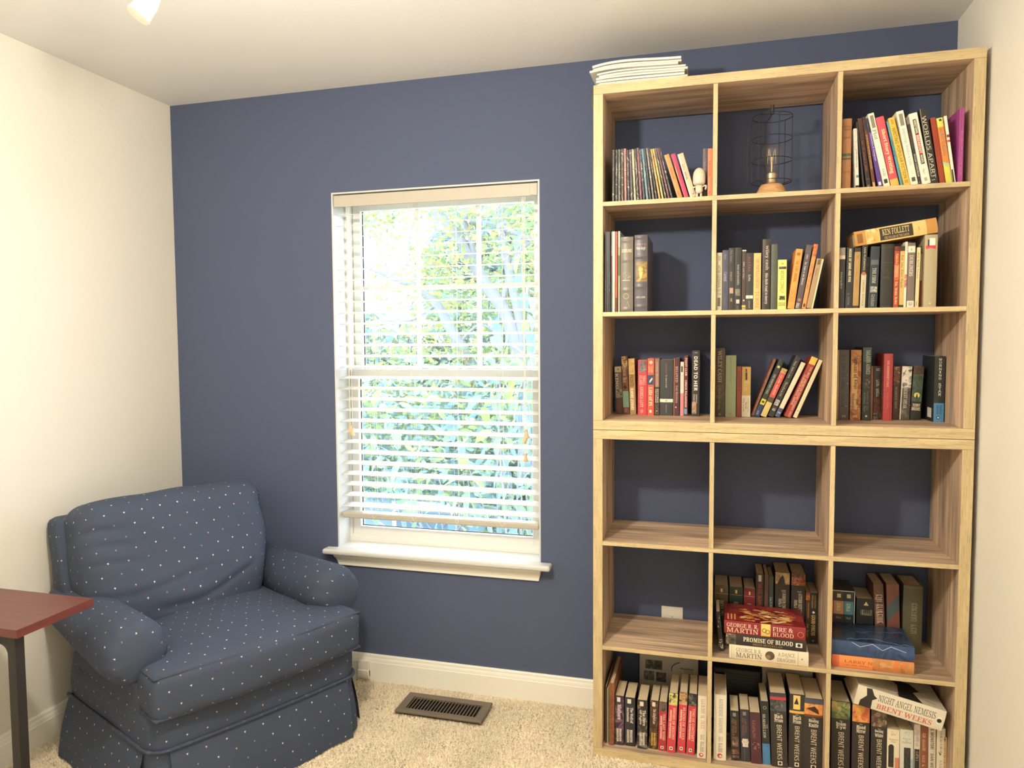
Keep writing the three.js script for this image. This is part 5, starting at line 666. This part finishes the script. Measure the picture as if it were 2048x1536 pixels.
book('P', 672, 776, 690, 692, 1292, 0.115, '#463428', 'dark brown paperback with yellow author name', san('The Alloy of Law', 0, ['#463428', '#6a4a30', '#34281f', '#a8783c', '#3c2e26'], '#e8c050'), { cover: '#3a2c22', lean: 1 });
const wit = (t, pic) => [['n', 0, pic === 0 ? 0.19 : 0.2, [['#6a5a58', '#3a3438', '#8a5a58'], ['#d8d080', '#2c2a28', '#c8c070'], ['#c8a070', '#7a5c48', '#2c2622', '#d8b888'], ['#34323a', '#8a8078', '#1f1e22', '#6a6460']][pic]], ['v', t, 0.24, 0.78, '#f8dcc4', 's', 0.52, 0.82], ['v', 'ANDRZEJ SAPKOWSKI', 0.28, 0.76, '#f8e4cc', 'nb', 0.2, 0.42], ['r', 0.9, 0.955, '#f0e4d4', 0.3, 0.68], ['c', 0.928, 0.5, 0.1, '#222']];
book('P', 787, 886, 800, 708, 1315, 0.12, '#b23a44', 'deep red paperback with grey picture head', wit('THE LAST WISH', 0), { lean: 1, cover: '#3a3436' });
book('P', 892, 1000, 926, 600, 1336, 0.14, '#d24650', 'scarlet paperback with yellow silhouette head', wit('SWORD OF DESTINY', 1), { lean: 1, cover: '#5a4a44' });
book('P', 1024, 1124, 1056, 592, 1340, 0.14, '#d24650', 'scarlet paperback with tan picture head', wit('BLOOD OF ELVES', 2), { lean: 1, cover: '#4a3c38' });
book('P', 1137, 1240, 1172, 608, 1362, 0.14, '#cf444e', 'scarlet paperback with black picture head', wit('TIME OF CONTEMPT', 3), { lean: 1, cover: '#2a282a' });
book('P', 1272, 1386, 1292, 635, 1406, 0.15, '#ece2cc', 'white tall paperback with grey capitals', [['v', 'CHILDREN OF', 0.05, 0.36, '#b8a88c', 's', 0.35, 0.72], ['v', 'RUIN', 0.39, 0.53, '#d8a890', 's', 0.35, 0.72], ['v', 'L.E. MODESITT', 0.62, 0.9, '#8a806c', 's', 0.35, 0.72], ['c', 0.945, 0.45, 0.24, '#c8443c'], ['c', 0.94, 0.48, 0.13, '#ece2cc']], { lean: 1 });
{ // printed sheet leaning on the wall behind
  const z = 0.03, X = (x, y) => onPlane(2, z, 1190 + x / 6.244, 1290 + y / 6.244), a = X(560, 480), b = X(1290, 110), w = b.x - a.x, top = shelfY[5] + C - 0.006, h = top - shelfY[5] - 0.002;
  const s = thing('printed_sheet', 'grey printed card sheet with three photographs leaning behind the scarlet paperbacks', 'poster', [a.x, shelfY[5] + 0.001, z + 0.018]);
  const yy = (cy) => (top - X(900, cy).y) / h, xx = (cx) => (X(cx, 300).x - a.x) / w;
  const t = canvasTex(512, 640, (g, W, Hh) => {
    const box = (x0, x1, y0, y1, c) => blotch(g, W * xx(x0), Hh * yy(y0), W * (xx(x1) - xx(x0)), Hh * (yy(y1) - yy(y0)), c, 50);
    g.fillStyle = '#b8b2a4'; g.fillRect(0, 0, W, Hh); box(632, 840, 188, 300, ['#55524c', '#2f2d2a', '#8a867c', '#44423c']); box(615, 742, 325, 440, ['#6a665c', '#3c3a36', '#8a867c']); box(768, 890, 330, 445, ['#55524c', '#3c3a36', '#77736a']);
    const q = (x, y) => [W * xx(x), Hh * yy(y)]; g.fillStyle = '#c6c0b2'; g.beginPath(); g.moveTo(...q(960, 300)); g.quadraticCurveTo(...q(960, 190), ...q(1100, 170)); g.lineTo(W, 0); g.lineTo(W, Hh); g.lineTo(...q(960, 480)); g.fill(); g.strokeStyle = '#4a4842'; g.lineWidth = 7; g.beginPath(); g.moveTo(...q(965, 300)); g.quadraticCurveTo(...q(930, 230), ...q(1060, 185)); g.stroke();
    g.fillStyle = '#77736a'; for (let k = 0; k < 8; k++) g.fillRect(...q(k ? 1100 + k * 6 : 1065, 250 + k * 20), W * (xx(k ? 1230 : 1230) - xx(k ? 1100 + k * 6 : 1065)), k ? 3 : 8); });
  const g = bb(w, h, 0.0012, w / 2, h / 2, 0); const m = part(s, 'card', g, [M.paper, M.paper, M.paper, M.paper, mat(0xffffff, 0.7, { map: t }), M.paper].at(4)); m.rotation.x = -0.05;
}
// ---------------------------------------------------------------- bottom row, middle cube
book('Q', 90, 278, 92, 432, 1400, 0.16, '#ece4d0', 'white hardcover with grey capitals and red emblem', [['v', 'KATHERINE SHADOWS', 0.06, 0.58, '#8a8478', 's', 0.4, 0.7], ['v', 'SHANE', 0.3, 0.38, '#d89880', 's', 0.4, 0.68], ['v', 'L.E. MODESITT', 0.64, 0.88, '#8a8478', 's', 0.4, 0.7], ['c', 0.93, 0.5, 0.2, '#c8443c'], ['c', 0.935, 0.55, 0.1, '#ece4d0']].filter((o) => o[1] !== 'SHANE'), { hard: 1 });
const kn = (c, tc) => [['r', 0.04, 0.11, '#888', 0.3, 0.65], ['v', 'George Saunders', 0.18, 0.45, tc, 's', 0.5, 0.75], ['v', 'THE NOVELS', 0.16, 0.5, tc, 's', 0.2, 0.42]];
book('Q', 356, 490, 336, 680, 1416, 0.11, '#2e2a28', 'short black paperback with brown figure', [...kn(0, '#a87850'), ['n', 0.52, 0.72, ['#6a5448', '#a88870', '#4a3c34'], 0.15, 0.85], ['v', 'CLAN OF', 0.78, 0.95, '#c89878', 'n', 0.15, 0.8]], { lean: 1 });
book('Q', 500, 642, 482, 662, 1430, 0.11, '#3a3840', 'short navy paperback with white portrait oval', [...kn(0, '#8a5c54'), ['c', 0.62, 0.5, 0.36, '#e0d8cc'], ['n', 0.56, 0.72, ['#e0d8cc', '#b8a898', '#d0c4b4'], 0.2, 0.8], ['l', 0.75, 0.4, 1, 0.4, '#777', 2]], { lean: 1 });
book('Q', 652, 812, 628, 706, 1464, 0.11, '#54303a', 'short plum paperback', [['v', 'Dracula', 0.15, 0.5, '#a06454', 's', 0.25, 0.55], ['n', 0.55, 0.72, ['#54303a', '#3a2830', '#c88a64'], 0.15, 0.85]], { lean: 1 });
book('Q', 826, 942, 792, 540, 1476, 0.13, '#2e302e', 'black paperback with blue foot', [['o', 0.1, 0.5, 0.2, '#b8b09c', 3], ['v', 'THE', 0.36, 0.43, '#d8d0c0', 's', 0.62, 0.8], ['v', 'SILMARILLION', 0.2, 0.58, '#ece4d0', 's', 0.2, 0.55], ['r', 0.67, 1, '#4c80b0'], ['n', 0.7, 0.78, ['#4c80b0', '#3a6490', '#5c90c0'], 0.2, 0.8]], { lean: 1 });
const wk = (a, b, pic, c2) => [['n', 0, 0.24, pic], ...(c2 || []), ['h', 'The', 0.265, 0.28, '#f0e4cc', 's', 0.42, 0.6], ['h', a, 0.285, 0.335, '#f4ead4', 'sb', 0.24, 0.78], ['h', b, 0.34, 0.39, '#f4ead4', 'sb', 0.24, 0.78], ['v', 'BRENT WEEKS', 0.42, 0.9, '#e4d6bc', 'n', 0.38, 0.68], ['r', 0.92, 0.975, '#f0e6d4', 0.4, 0.68], ['c', 0.947, 0.54, 0.09, '#222']];
book('Q', 956, 1198, 930, 412, 1506, 0.15, '#37332f', 'thick black paperback with red strip', wk('Black', 'Prism', ['#57585c', '#2f2d2c', '#3c3c3e', '#8a8c90'], [['r', 0, 0.05, '#3c4048'], ['r', 0.05, 0.09, '#c8404a']]), { cover: '#24211f' });
book('Q', 1206, 1438, 1186, 426, 1522, 0.15, '#37332f', 'thick black paperback with yellow arch picture', wk('Black', 'Prism', ['#34322e', '#4a463e', '#34322e'], [['r', 0.01, 0.2, '#f0d078', 0.25, 0.7], ['p', '#2c2824', 0.04, 0.47, 0.13, 0.3, 0.13, 0.6], ['r', 0.22, 0.255, '#e8b860']]), { cover: '#24211f' });
book('Q', 1460, 1738, 1476, 494, 1560, 0.15, '#37332f', 'thick black paperback with orange dusk picture', wk('Blinding', 'Knife', ['#e8a860', '#e0944c', '#c87840'], [['r', 0, 0.07, '#4a5260'], ['p', '#4a2c24', 0.1, 0.55, 0.14, 0.1, 0.21, 0.8, 0.15, 0.75], ['r', 0.22, 0.25, '#7a4030']]), { cover: '#24211f' });
{ // stacked dark magazines, and a grey box file, behind
  const z = 0.115, X = (x, y) => onPlane(2, z, 1415 + x / 7.458, 1330 + y / 7.458), x0 = colX[1] + 0.006, x1 = X(800, 100).x, sh = shelfY[5];
  const s = thing('black_storage_box', 'black ribbed storage box behind the short paperbacks, bottom row middle cube', 'box', [x0, sh, 0.032]);
  const w = x1 - x0, h = X(400, 0).y - sh; part(s, 'box_body', rb(w, h * 0.93, 0.08, 0.004, w / 2, h * 0.465, 0.04), M.steel); for (let k = 0; k < 9; k++) part(s, 'rib', bb(w * 0.96, 0.0022, 0.002, w / 2, h * 0.55 + k * 0.011, 0.081), M.steel);
  const b = thing('grey_box_file', 'grey cardboard box file behind the thick black paperbacks', 'box', [x1 + 0.004, sh, 0.03]), w2 = colX[1] + C - 0.012 - x1; part(b, 'box_body', rb(w2, 0.282, 0.07, 0.004, w2 / 2, 0.141, 0.035), mat(rgb(0.36, 0.33, 0.29), 0.8)); part(b, 'lid', rb(w2 + 0.004, 0.03, 0.074, 0.004, w2 / 2, 0.285, 0.035), mat(rgb(0.36, 0.33, 0.29), 0.8));
}
// ---------------------------------------------------------------- bottom row, wall-side cube
const zR = 0.262, wk2 = (a, b, pic) => wk(a, b, pic).map((o) => o);
book('R', 84, 348, 96, 432, zR, 0.15, '#35312d', 'thick black paperback with green picture', wk2('Broken', 'Eye', ['#7a8a58', '#a89a58', '#5c6a40', '#c8b070', '#3a3c28']), { cover: '#24211f', lean: 1 });
book('R', 372, 618, 390, 485, zR, 0.15, '#37302c', 'thick black paperback with fiery orange picture', wk2('Blood', 'Mirror', ['#e0a048', '#d05c48', '#e8c068', '#c84850', '#f0a858']), { cover: '#24211f', lean: 1 });
book('R', 640, 862, 656, 562, zR, 0.15, '#33302e', 'thick black paperback with cloudy picture', wk2('Burning', 'White', ['#57483f', '#8a7460', '#3c3430', '#a85c44', '#b8a890']), { cover: '#24211f', lean: 1 });
book('R', 868, 1044, 880, 832, zR, 0.11, '#ebe0c4', 'short cream paperback with hooded figure', [['n', 0.03, 0.12, ['#ebe0c4', '#b8ac90', '#d8ccb0'], 0.3, 0.75], ['h', "Shadow's", 0.18, 0.215, '#8a7c60', 's', 0.15, 0.85], ['h', 'Edge', 0.225, 0.26, '#8a7c60', 's', 0.3, 0.72], ['n', 0.33, 0.75, ['#2f2d2c', '#3c3836', '#4a4440'], 0.12, 0.55], ['c', 0.34, 0.35, 0.2, '#33302e'], ['r', 0.55, 0.8, '#d88a68', 0.65, 1]], { lean: 1 });
book('R', 1054, 1244, 1060, 838, zR, 0.11, '#d8d8c8', 'short pale blue-white paperback with cloaked figure', [['n', 0.03, 0.1, ['#d8d8c8', '#b0b4a8'], 0.3, 0.75], ['h', 'Beyond', 0.16, 0.19, '#7a7c70', 's', 0.2, 0.8], ['h', 'the', 0.195, 0.215, '#7a7c70', 's', 0.4, 0.6], ['h', 'Shadows', 0.22, 0.255, '#7a7c70', 's', 0.15, 0.85], ['n', 0.34, 0.8, ['#2f2f30', '#3c3c3e', '#4a4a48'], 0.3, 0.8], ['n', 0.55, 0.8, ['#9ab8c0', '#c0d0d0'], 0.8, 1]], { lean: 1 });
book('R', 1250, 1336, 1262, 765, zR, 0.13, '#d8d0c0', 'grey-white paperback with black block', [['n', 0.05, 0.3, ['#d8d0c0', '#b8a8a0', '#c8b8b0']], ['v', 'BEST SERVED COLD', 0.1, 0.38, '#a89890', 's', 0.3, 0.7], ['r', 0.42, 0.75, '#2f2c2a', 0.1, 0.9], ['v', 'JOE', 0.46, 0.62, '#e8e0d0', 'nb', 0.3, 0.7]], { lean: 1 });
book('R', 1342, 1450, 1350, 792, zR, 0.13, '#8a543c', 'chestnut brown paperback', [['v', 'THE KINGDOM', 0.12, 0.42, '#e0b898', 'nb', 0.3, 0.65], ['v', 'DAN W', 0.5, 0.7, '#e0b898', 'nb', 0.3, 0.65]], { lean: 1 });
book('R', 1456, 1560, 1462, 805, zR, 0.13, '#d4c8b4', 'beige paperback with bold slanted capitals', [['v', 'I. MONSTER!', 0.03, 0.38, '#3c3834', 'nb', 0.3, 0.75], ['v', 'DAN WELLS', 0.45, 0.8, '#55504a', 'nb', 0.3, 0.7]], { lean: 1 });
book('R', 1568, 1690, 1582, 822, zR, 0.13, '#e0d6bc', 'ivory paperback with small dark lettering', [['v', 'I DO NOT WANT TO KILL YOU', 0.05, 0.42, '#6a6050', 'nb', 0.4, 0.62], ['p', '#55504a', 0.4, 0.2, 0.47, 0.4, 0.44, 0.55], ['v', 'DAN W', 0.55, 0.8, '#6a6050', 'nb', 0.4, 0.62]], { lean: 1 });
book('R', 1694, 1764, 1708, 952, zR, 0.12, '#b8906a', 'slim copper paperback by the side panel', [['r', 0, 1, '#e0c8a0', 0, 0.15], ['r', 0, 1, '#e0c8a0', 0.85, 1], ['c', 0.05, 0.5, 0.25, '#7a5a40'], ['v', 'THE WAR OF THE END', 0.1, 0.8, '#f0dcc0', 'nb', 0.3, 0.7]], { lean: 1 });
{
  const q = [470, 175, 1705, 610, 1640, 862, 405, 470];
  const n = lying('R', q, 0.30, 0.165, '#e6dcc8', 'thick white hardcover with black splash lying tilted on other books', [['p', '#2f2b29', 0.06, 0.0, 0.2, 0.0, 0.19, 0.45, 0.24, 0.6, 0.2, 0.7, 0.16, 0.98, 0.1, 0.95, 0.12, 0.6, 0.06, 0.3], ['v', 'NIGHT ANGEL NEMESIS', 0.25, 0.9, '#4a4640', 's', 0.5, 0.82], ['v', 'BRENT WEEKS', 0.25, 0.88, '#d0705c', 'sb', 0.12, 0.38], ['r', 0.925, 0.965, '#f6f0e4', 0.3, 0.65], ['c', 0.945, 0.47, 0.1, '#222']], { hard: 1, bulge: 0.05 });
  const art = canvasTex(512, 384, (g, w, h) => { g.fillStyle = '#ddd2bc'; g.fillRect(0, 0, w, h); blotch(g, 0, 0, w, h, ['#ddd2bc', '#d2c6b0', '#e2d8c4'], 30); g.fillStyle = '#2c2927'; g.beginPath(); g.moveTo(w * 0.46, h); g.lineTo(w * 0.52, h * 0.5); g.lineTo(w * 0.45, h * 0.2); g.lineTo(w * 0.7, h * 0.25); g.lineTo(w * 0.78, h * 0.5); g.lineTo(w * 0.68, h * 0.62); g.lineTo(w * 0.74, h); g.fill(); g.strokeStyle = '#3a3633'; g.lineWidth = 3; for (let k = 0; k < 9; k++) { g.beginPath(); g.moveTo(w * 0.55, h * 0.7); g.lineTo(w * rr(0.1, 0.95), h * rr(0.2, 1)); g.stroke(); } });
  const cg = new THREE.PlaneGeometry(n.Lk - 0.004, n.Dk - 0.004); cg.rotateZ(-Math.PI / 2); cg.rotateY(Math.PI / 2); cg.translate(n.Tk + 0.0003, n.Lk / 2, -n.Dk / 2);
  { const u = cg.attributes.uv, p = cg.attributes.position; for (let i = 0; i < 4; i++) u.setXY(i, 1 - p.getY(i) / n.Lk, -p.getZ(i) / n.Dk); }
  part(n.o, 'cover_picture', cg, mat(0xffffff, 0.4, { map: art }), 'white cover with black ink splash');
}
// ---------------------------------------------------------------- magazines on top, socket plate behind the bookcase
{
  const yT = 2 * U - 0.001; let y = yT; const gl = [rgb(0.80, 0.76, 0.68), rgb(0.76, 0.72, 0.64), rgb(0.83, 0.80, 0.74)].map((c) => mat(c, 0.6));
  const nm = ['lowest', 'second from the bottom', 'third from the bottom', 'fourth from the bottom', 'fifth from the bottom', 'sixth from the bottom', 'seventh from the bottom', 'eighth from the bottom', 'topmost'];
  for (let k = 0; k < 9; k++) {
    const th = rr(0.0062, 0.0082), w = 0.276, d = 0.21, x0 = BX - 0.001 + 0.006 * Math.sin(k * 1.9) + (k > 5 ? -0.009 : 0.008), dz = rr(-0.006, 0.006);
    const m = thing('magazine', `white-edged magazine in the pile on top of the bookcase, ${nm[k]}`, 'magazine', [x0, y, 0.085 + dz], 'magazines on top of the bookcase');
    const sag = (g) => { const p = g.attributes.position; for (let i = 0; i < p.count; i++) { const x = p.getX(i); p.setY(i, p.getY(i) - 0.003 * Math.max(0, (0.06 - x) / 0.06) ** 2 * (k / 8) + 0.002 * Math.sin(x * 22) * k / 8 + (k / 8) * 0.006 * Math.sin(x / w * Math.PI)); } g.computeVertexNormals(); return g; };
    part(m, 'cover', sag(new THREE.BoxGeometry(w, 0.0008, d, 24, 1, 1).translate(w / 2, th - 0.0004, d / 2)), coverMat(['#c8c0b0', '#8a8478', '#b8b0a0'][k % 3])); part(m, 'pages', sag(new THREE.BoxGeometry(w - 0.002, th - 0.0018, d - 0.002, 24, 1, 1).translate(w / 2, th / 2, d / 2)), gl[k % 3]);
    y += th + 0.0004;
  }
  const f = thing('paper_sheet', 'folded translucent paper sleeve hanging over the edge of the bookcase top', 'paper', [BX - 0.003, 2 * U, 0.27]);
  const g = new THREE.BufferGeometry(), pts = [[0.16, 0.0006], [0.03, 0.001], [0.0, 0.0008], [-0.004, -0.006], [-0.0045, -0.03], [-0.006, -0.058]], pos = [], idx = []; pts.forEach(([x, yy], i) => { pos.push(x, yy, 0.03 - i * 0.001, x, yy, -0.06 + i * 0.003); if (i) { const a = (i - 1) * 2; idx.push(a, a + 1, a + 2, a + 2, a + 1, a + 3); } }); g.setAttribute('position', new THREE.Float32BufferAttribute(pos, 3)); g.setIndex(idx); g.computeVertexNormals();
  part(f, 'sleeve', g, mat(rgb(0.7, 0.68, 0.62), 0.35, { side: THREE.DoubleSide }));
}
{
  const p = thing('outlet_plate', 'white blank wall plate behind the empty fifth row cube', 'outlet', [2.0905, 0.375, 0]);
  part(p, 'plate', rb(0.076, 0.116, 0.006, 0.002, 0, -0.017, 0.003), M.plate); part(p, 'screw', new THREE.CylinderGeometry(0.003, 0.003, 0.002, 10).rotateX(Math.PI / 2).translate(0, 0.005, 0.0065), M.rail);
}
// ---------------------------------------------------------------- outdoors: lawn, neighbour's house, trees, broad-leaved shrub
struct('ground', bb(60, 0.2, 50, -3, -2.7, -26), mat(rgb(0.16, 0.2, 0.11), 1));
{
  const h = thing('neighbour_house', 'pale blue clapboard house seen low through the window', 'house', [-3.6, -2.6, -8.2]);
  const sid = mat(rgb(0.14, 0.19, 0.24), 0.7), P = (n, g, m, par = h) => part(par, n, g, m);
  P('wall', bb(7.4, 3.1, 0.3, 0, 1.55, -0.2), sid);
  const bg = (() => { const g = bb(7.4, 0.155, 0.03, 0, 0.0775, 0); const p = g.attributes.position; for (let i = 0; i < p.count; i++) if (p.getY(i) > 0.1 && p.getZ(i) > 0) p.setZ(i, -0.005); g.computeVertexNormals(); return g; })();
  for (let k = 0; k < 20; k++) { const b = P('siding_board', bg, sid); b.position.set(0, k * 0.155, -0.035); }
  const w = P('window', bb(1.1, 1.25, 0.06, 1.35, 1.35, 0.0), M.vinyl); P('pane', bb(0.95, 0.52, 0.02, 1.35, 1.66, 0.03), mat(rgb(0.10, 0.15, 0.20), 0.05), w); P('pane', bb(0.95, 0.52, 0.02, 1.35, 1.04, 0.03), mat(rgb(0.10, 0.15, 0.20), 0.05), w);
  { const s = new THREE.Shape(); s.moveTo(-4.0, 0); s.lineTo(4.0, 0); s.lineTo(4.0, 0.12); s.lineTo(-4.0, 0.12); P('eave', new THREE.ExtrudeGeometry(s, { depth: 0.6, bevelEnabled: false }).translate(0, 3.1, -0.4), M.vinyl); }
}
const leafGeo = (L, W, fold) => { const g = new THREE.BufferGeometry(), n = 5, pos = [], idx = []; for (let i = 0; i <= n; i++) { const t = i / n, w = W * Math.sin(Math.PI * Math.min(1, t * 0.92 + 0.06)) ** 0.8 * (1 - 0.25 * t), y = -fold * t * t * L; pos.push(-w / 2, y + fold * w * 0.5, t * L, 0, y, t * L, w / 2, y + fold * w * 0.5, t * L); if (i) { const a = (i - 1) * 3; idx.push(a, a + 3, a + 1, a + 1, a + 3, a + 4, a + 1, a + 4, a + 2, a + 2, a + 4, a + 5); } } g.setAttribute('position', new THREE.Float32BufferAttribute(pos, 3)); g.setIndex(idx); g.computeVertexNormals(); return g; };
const leafMat = (c, t = 0.45) => new THREE.MeshPhysicalMaterial({ color: c, roughness: 0.9, transmission: t, thickness: 0, side: THREE.DoubleSide });
M.bark = mat(rgb(0.20, 0.205, 0.22), 0.9);
function limb(pts, r0, r1) { const c = new THREE.CatmullRomCurve3(pts), g = new THREE.TubeGeometry(c, 24, 1, 8), p = g.attributes.position, q = V3(0, 0, 0); for (let i = 0; i < p.count; i++) { const t = Math.floor(i / 9) / 24, ctr = c.getPointAt(Math.min(1, t)), r = r0 + (r1 - r0) * t; q.fromBufferAttribute(p, i).sub(ctr).multiplyScalar(r).add(ctr); p.setXYZ(i, q.x, q.y, q.z); } g.computeVertexNormals(); return g; }
function foliage(name, parent, n, geo, m, place, cols) {
  const im = new THREE.InstancedMesh(geo, m, n), o = new THREE.Object3D(), c = new THREE.Color();
  for (let k = 0; k < n; k++) { place(o, k); o.updateMatrix(); im.setMatrixAt(k, o.matrix); const v = rr(0.75, 1.25), q = cols[(rnd() * cols.length) | 0]; c.setRGB(q[0] * v, q[1] * v, q[2] * v); im.setColorAt(k, c); }
  shade(im); im.name = name; im.userData = { kind: 'stuff' }; parent.add(im); return im;
}
{ // the tree with bare grey limbs; limb courses read off the photograph at the tree's distance
  const zt = -4.6, Q = (a, z = zt) => a.map(([x, y]) => onPlane(2, z, x, y)), base = V3(1.6, -2.6, zt - 0.2);
  const t = thing('tree', 'garden tree with bare grey limbs and yellow-green leaves outside the window', 'tree', base.toArray()), L = (pts, r0, r1, n = 'branch') => part(t, n, limb(pts.map((p) => p.clone().sub(base)), r0, r1), M.bark);
  const fork = onPlane(2, zt, 1050, 760);
  L([base, V3(1.3, -1.2, zt), fork], 0.16, 0.10, 'trunk');
  L([fork, ...Q([[1015, 633], [975, 574], [945, 523], [912, 467], [865, 415], [820, 360]])], 0.085, 0.04);
  L([onPlane(2, zt, 1046, 730), ...Q([[1036, 626], [1024, 574], [1015, 530], [1002, 440], [1010, 330]])], 0.055, 0.03);
  L([...Q([[1005, 600], [1030, 520], [1071, 484], [1150, 470]]).slice(0, 1), ...Q([[1040, 500], [1071, 482], [1160, 455]])], 0.03, 0.02);
  L(Q([[950, 530], [940, 470], [930, 440], [960, 400], [1010, 350]]), 0.035, 0.02);
  L([fork, ...Q([[960, 745], [921, 691], [898, 652], [874, 609], [841, 581], [780, 550], [700, 520]])], 0.075, 0.03);
  L(Q([[940, 443], [991, 450], [1038, 471], [1071, 482], [1120, 520]]), 0.03, 0.035);
  L(Q([[874, 609], [820, 640], [760, 640]]), 0.02, 0.01); L(Q([[915, 690], [960, 650], [1000, 670]]), 0.02, 0.01);
  const clumps = []; for (let k = 0; k < 90; k++) { const p = onPlane(2, zt + rr(-1.4, 0.9), rr(540, 1300), rr(260, 880)); clumps.push([p, rr(0.18, 0.46)]); }
  const hole = onPlane(2, zt, 750, 490);
  foliage('leaves', t, 19000, leafGeo(0.075, 0.034, 0.3), leafMat(0xffffff, 0.5), (o) => { let q; do { const [p, r] = clumps[(rnd() * clumps.length) | 0]; q = p.clone().add(V3(rr(-1, 1), rr(-1, 1), rr(-1, 1)).multiplyScalar(r)); } while (Math.hypot(q.x - hole.x, q.y - hole.y) < 0.33); o.position.copy(q).sub(base); o.rotation.set(rr(0, 6.28), rr(0, 6.28), rr(0, 6.28)); o.scale.setScalar(rr(0.6, 1.25)); }, [[0.27, 0.34, 0.10], [0.33, 0.36, 0.10], [0.2, 0.3, 0.12], [0.38, 0.31, 0.12], [0.18, 0.29, 0.17]]);
}
{ // hedge of garden trees farther back
  const specs = [[-4.9, -11.5, 2.2, 2.2, 'round-crowned', 2.4], [-2.3, -12.6, 2.0, 3.4, 'tall blue-green', 4.2], [-0.3, -11.8, 2.1, 3.6, 'spreading', 4.4], [1.9, -12.4, 2.4, 3.3, 'dense', 4.0], [-7.4, -13, 2.6, 2.6, 'broad', 2.6]];
  for (const [x, z, rx, ry, w, hc] of specs) {
    const t = thing('tree', `${w} green tree in the distance beyond the clapboard house`, 'tree', [x, -2.6, z], 'trees beyond the house');
    part(t, 'trunk', limb([V3(0, 0, 0), V3(0.05, 1.2, 0), V3(0, hc, 0)], 0.16, 0.08), M.bark);
    foliage('leaves', t, 3800, leafGeo(0.24, 0.13, 0.25), leafMat(0xffffff, 0.35), (o) => { const d = V3(rr(-1, 1), rr(-1, 1), rr(-1, 1)).normalize().multiplyScalar(rr(0.5, 1)); o.position.set(d.x * rx, hc + d.y * ry, d.z * rx * 0.8); o.rotation.set(rr(0, 6.28), rr(0, 6.28), rr(0, 6.28)); o.scale.setScalar(rr(0.7, 1.3)); }, [[0.14, 0.22, 0.17], [0.13, 0.22, 0.22], [0.2, 0.26, 0.13], [0.13, 0.2, 0.22]]);
  }
}
{ // lower leafy shrub between the house and the window
  const base = V3(-0.3, -2.6, -4.4), s = thing('leafy_shrub', 'mint green leafy shrub filling the lower window view', 'shrub', base.toArray());
  const st = []; for (let k = 0; k < 9; k++) st.push(limb([V3(rr(-0.2, 0.2), 0, rr(-0.2, 0.2)), V3(rr(-0.7, 0.7), 1.2, rr(-0.3, 0.3)), V3(rr(-1.2, 1.2), 2.4, rr(-0.5, 0.5))], 0.03, 0.008)); part(s, 'stems', merge(st), M.bark);
  foliage("leaves", s, 11500, leafGeo(0.10, 0.052, 0.3), leafMat(0xffffff, 0.35), (o) => { let qx, qy; do { qx = rr(520, 1290); qy = 700 + 380 * Math.sqrt(rnd()); } while (qx < 930 && qy > 985 + 0.08 * (qx - 700)); const p = onPlane(2, base.z + rr(-0.7, 0.7), qx, qy); o.position.copy(p).sub(base); o.rotation.set(rr(0, 6.28), rr(0, 6.28), rr(0, 6.28)); o.scale.setScalar(rr(0.6, 1.3)); }, [[0.19, 0.31, 0.27], [0.23, 0.34, 0.24], [0.17, 0.29, 0.32], [0.30, 0.38, 0.14]]);
}
{ // broad-leaved shrub close to the glass
  const base = V3(1.2, -2.6, -1.9), s = thing('broad_leaf_shrub', 'broad-leaved shrub growing close outside the window', 'shrub', base.toArray());
  const geos = [leafGeo(0.16, 0.085, 0.28), leafGeo(0.13, 0.075, 0.4), leafGeo(0.18, 0.08, 0.2)], ms = [leafMat(rgb(0.16, 0.25, 0.23), 0.3), leafMat(rgb(0.14, 0.24, 0.29), 0.25), leafMat(rgb(0.2, 0.3, 0.17), 0.4), leafMat(rgb(0.30, 0.37, 0.10), 0.5)];  // bluish leaf tones paint in reflected sky, the yellow-green one paints in backlight
  const tips = [[1040, 470], [1060, 560], [1010, 560], [1050, 640], [985, 640], [1070, 700], [1020, 720], [960, 790], [1040, 800], [900, 830], [850, 880], [990, 870], [1060, 880], [930, 930], [800, 960], [1020, 950], [870, 990], [960, 1010], [1050, 1030], [740, 850], [760, 780], [1090, 760], [1110, 900], [1120, 620], [700, 930], [900, 1080], [1000, 1090]];
  const stems = [];
  tips.forEach(([px, py], i) => {
    const tip = onPlane(2, -1.75 - (i % 4) * 0.28, px, py), p0 = V3(base.x + rr(-0.4, 0.3), base.y, base.z + rr(-0.3, 0.3)), mid = tip.clone().lerp(p0, 0.4).add(V3(rr(-0.1, 0.1), 0.15, rr(-0.1, 0.1)));
    stems.push(limb([p0, mid, tip].map((p) => p.clone().sub(base)), 0.011, 0.003));
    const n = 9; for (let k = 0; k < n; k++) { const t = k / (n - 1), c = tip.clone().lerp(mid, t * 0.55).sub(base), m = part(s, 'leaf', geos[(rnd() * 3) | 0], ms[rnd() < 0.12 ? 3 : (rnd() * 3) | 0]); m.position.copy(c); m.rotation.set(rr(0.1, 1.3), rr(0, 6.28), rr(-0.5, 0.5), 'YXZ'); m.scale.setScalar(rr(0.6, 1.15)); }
  });
  part(s, 'stems', merge(stems), M.bark);
}
renderer.render(scene, camera);
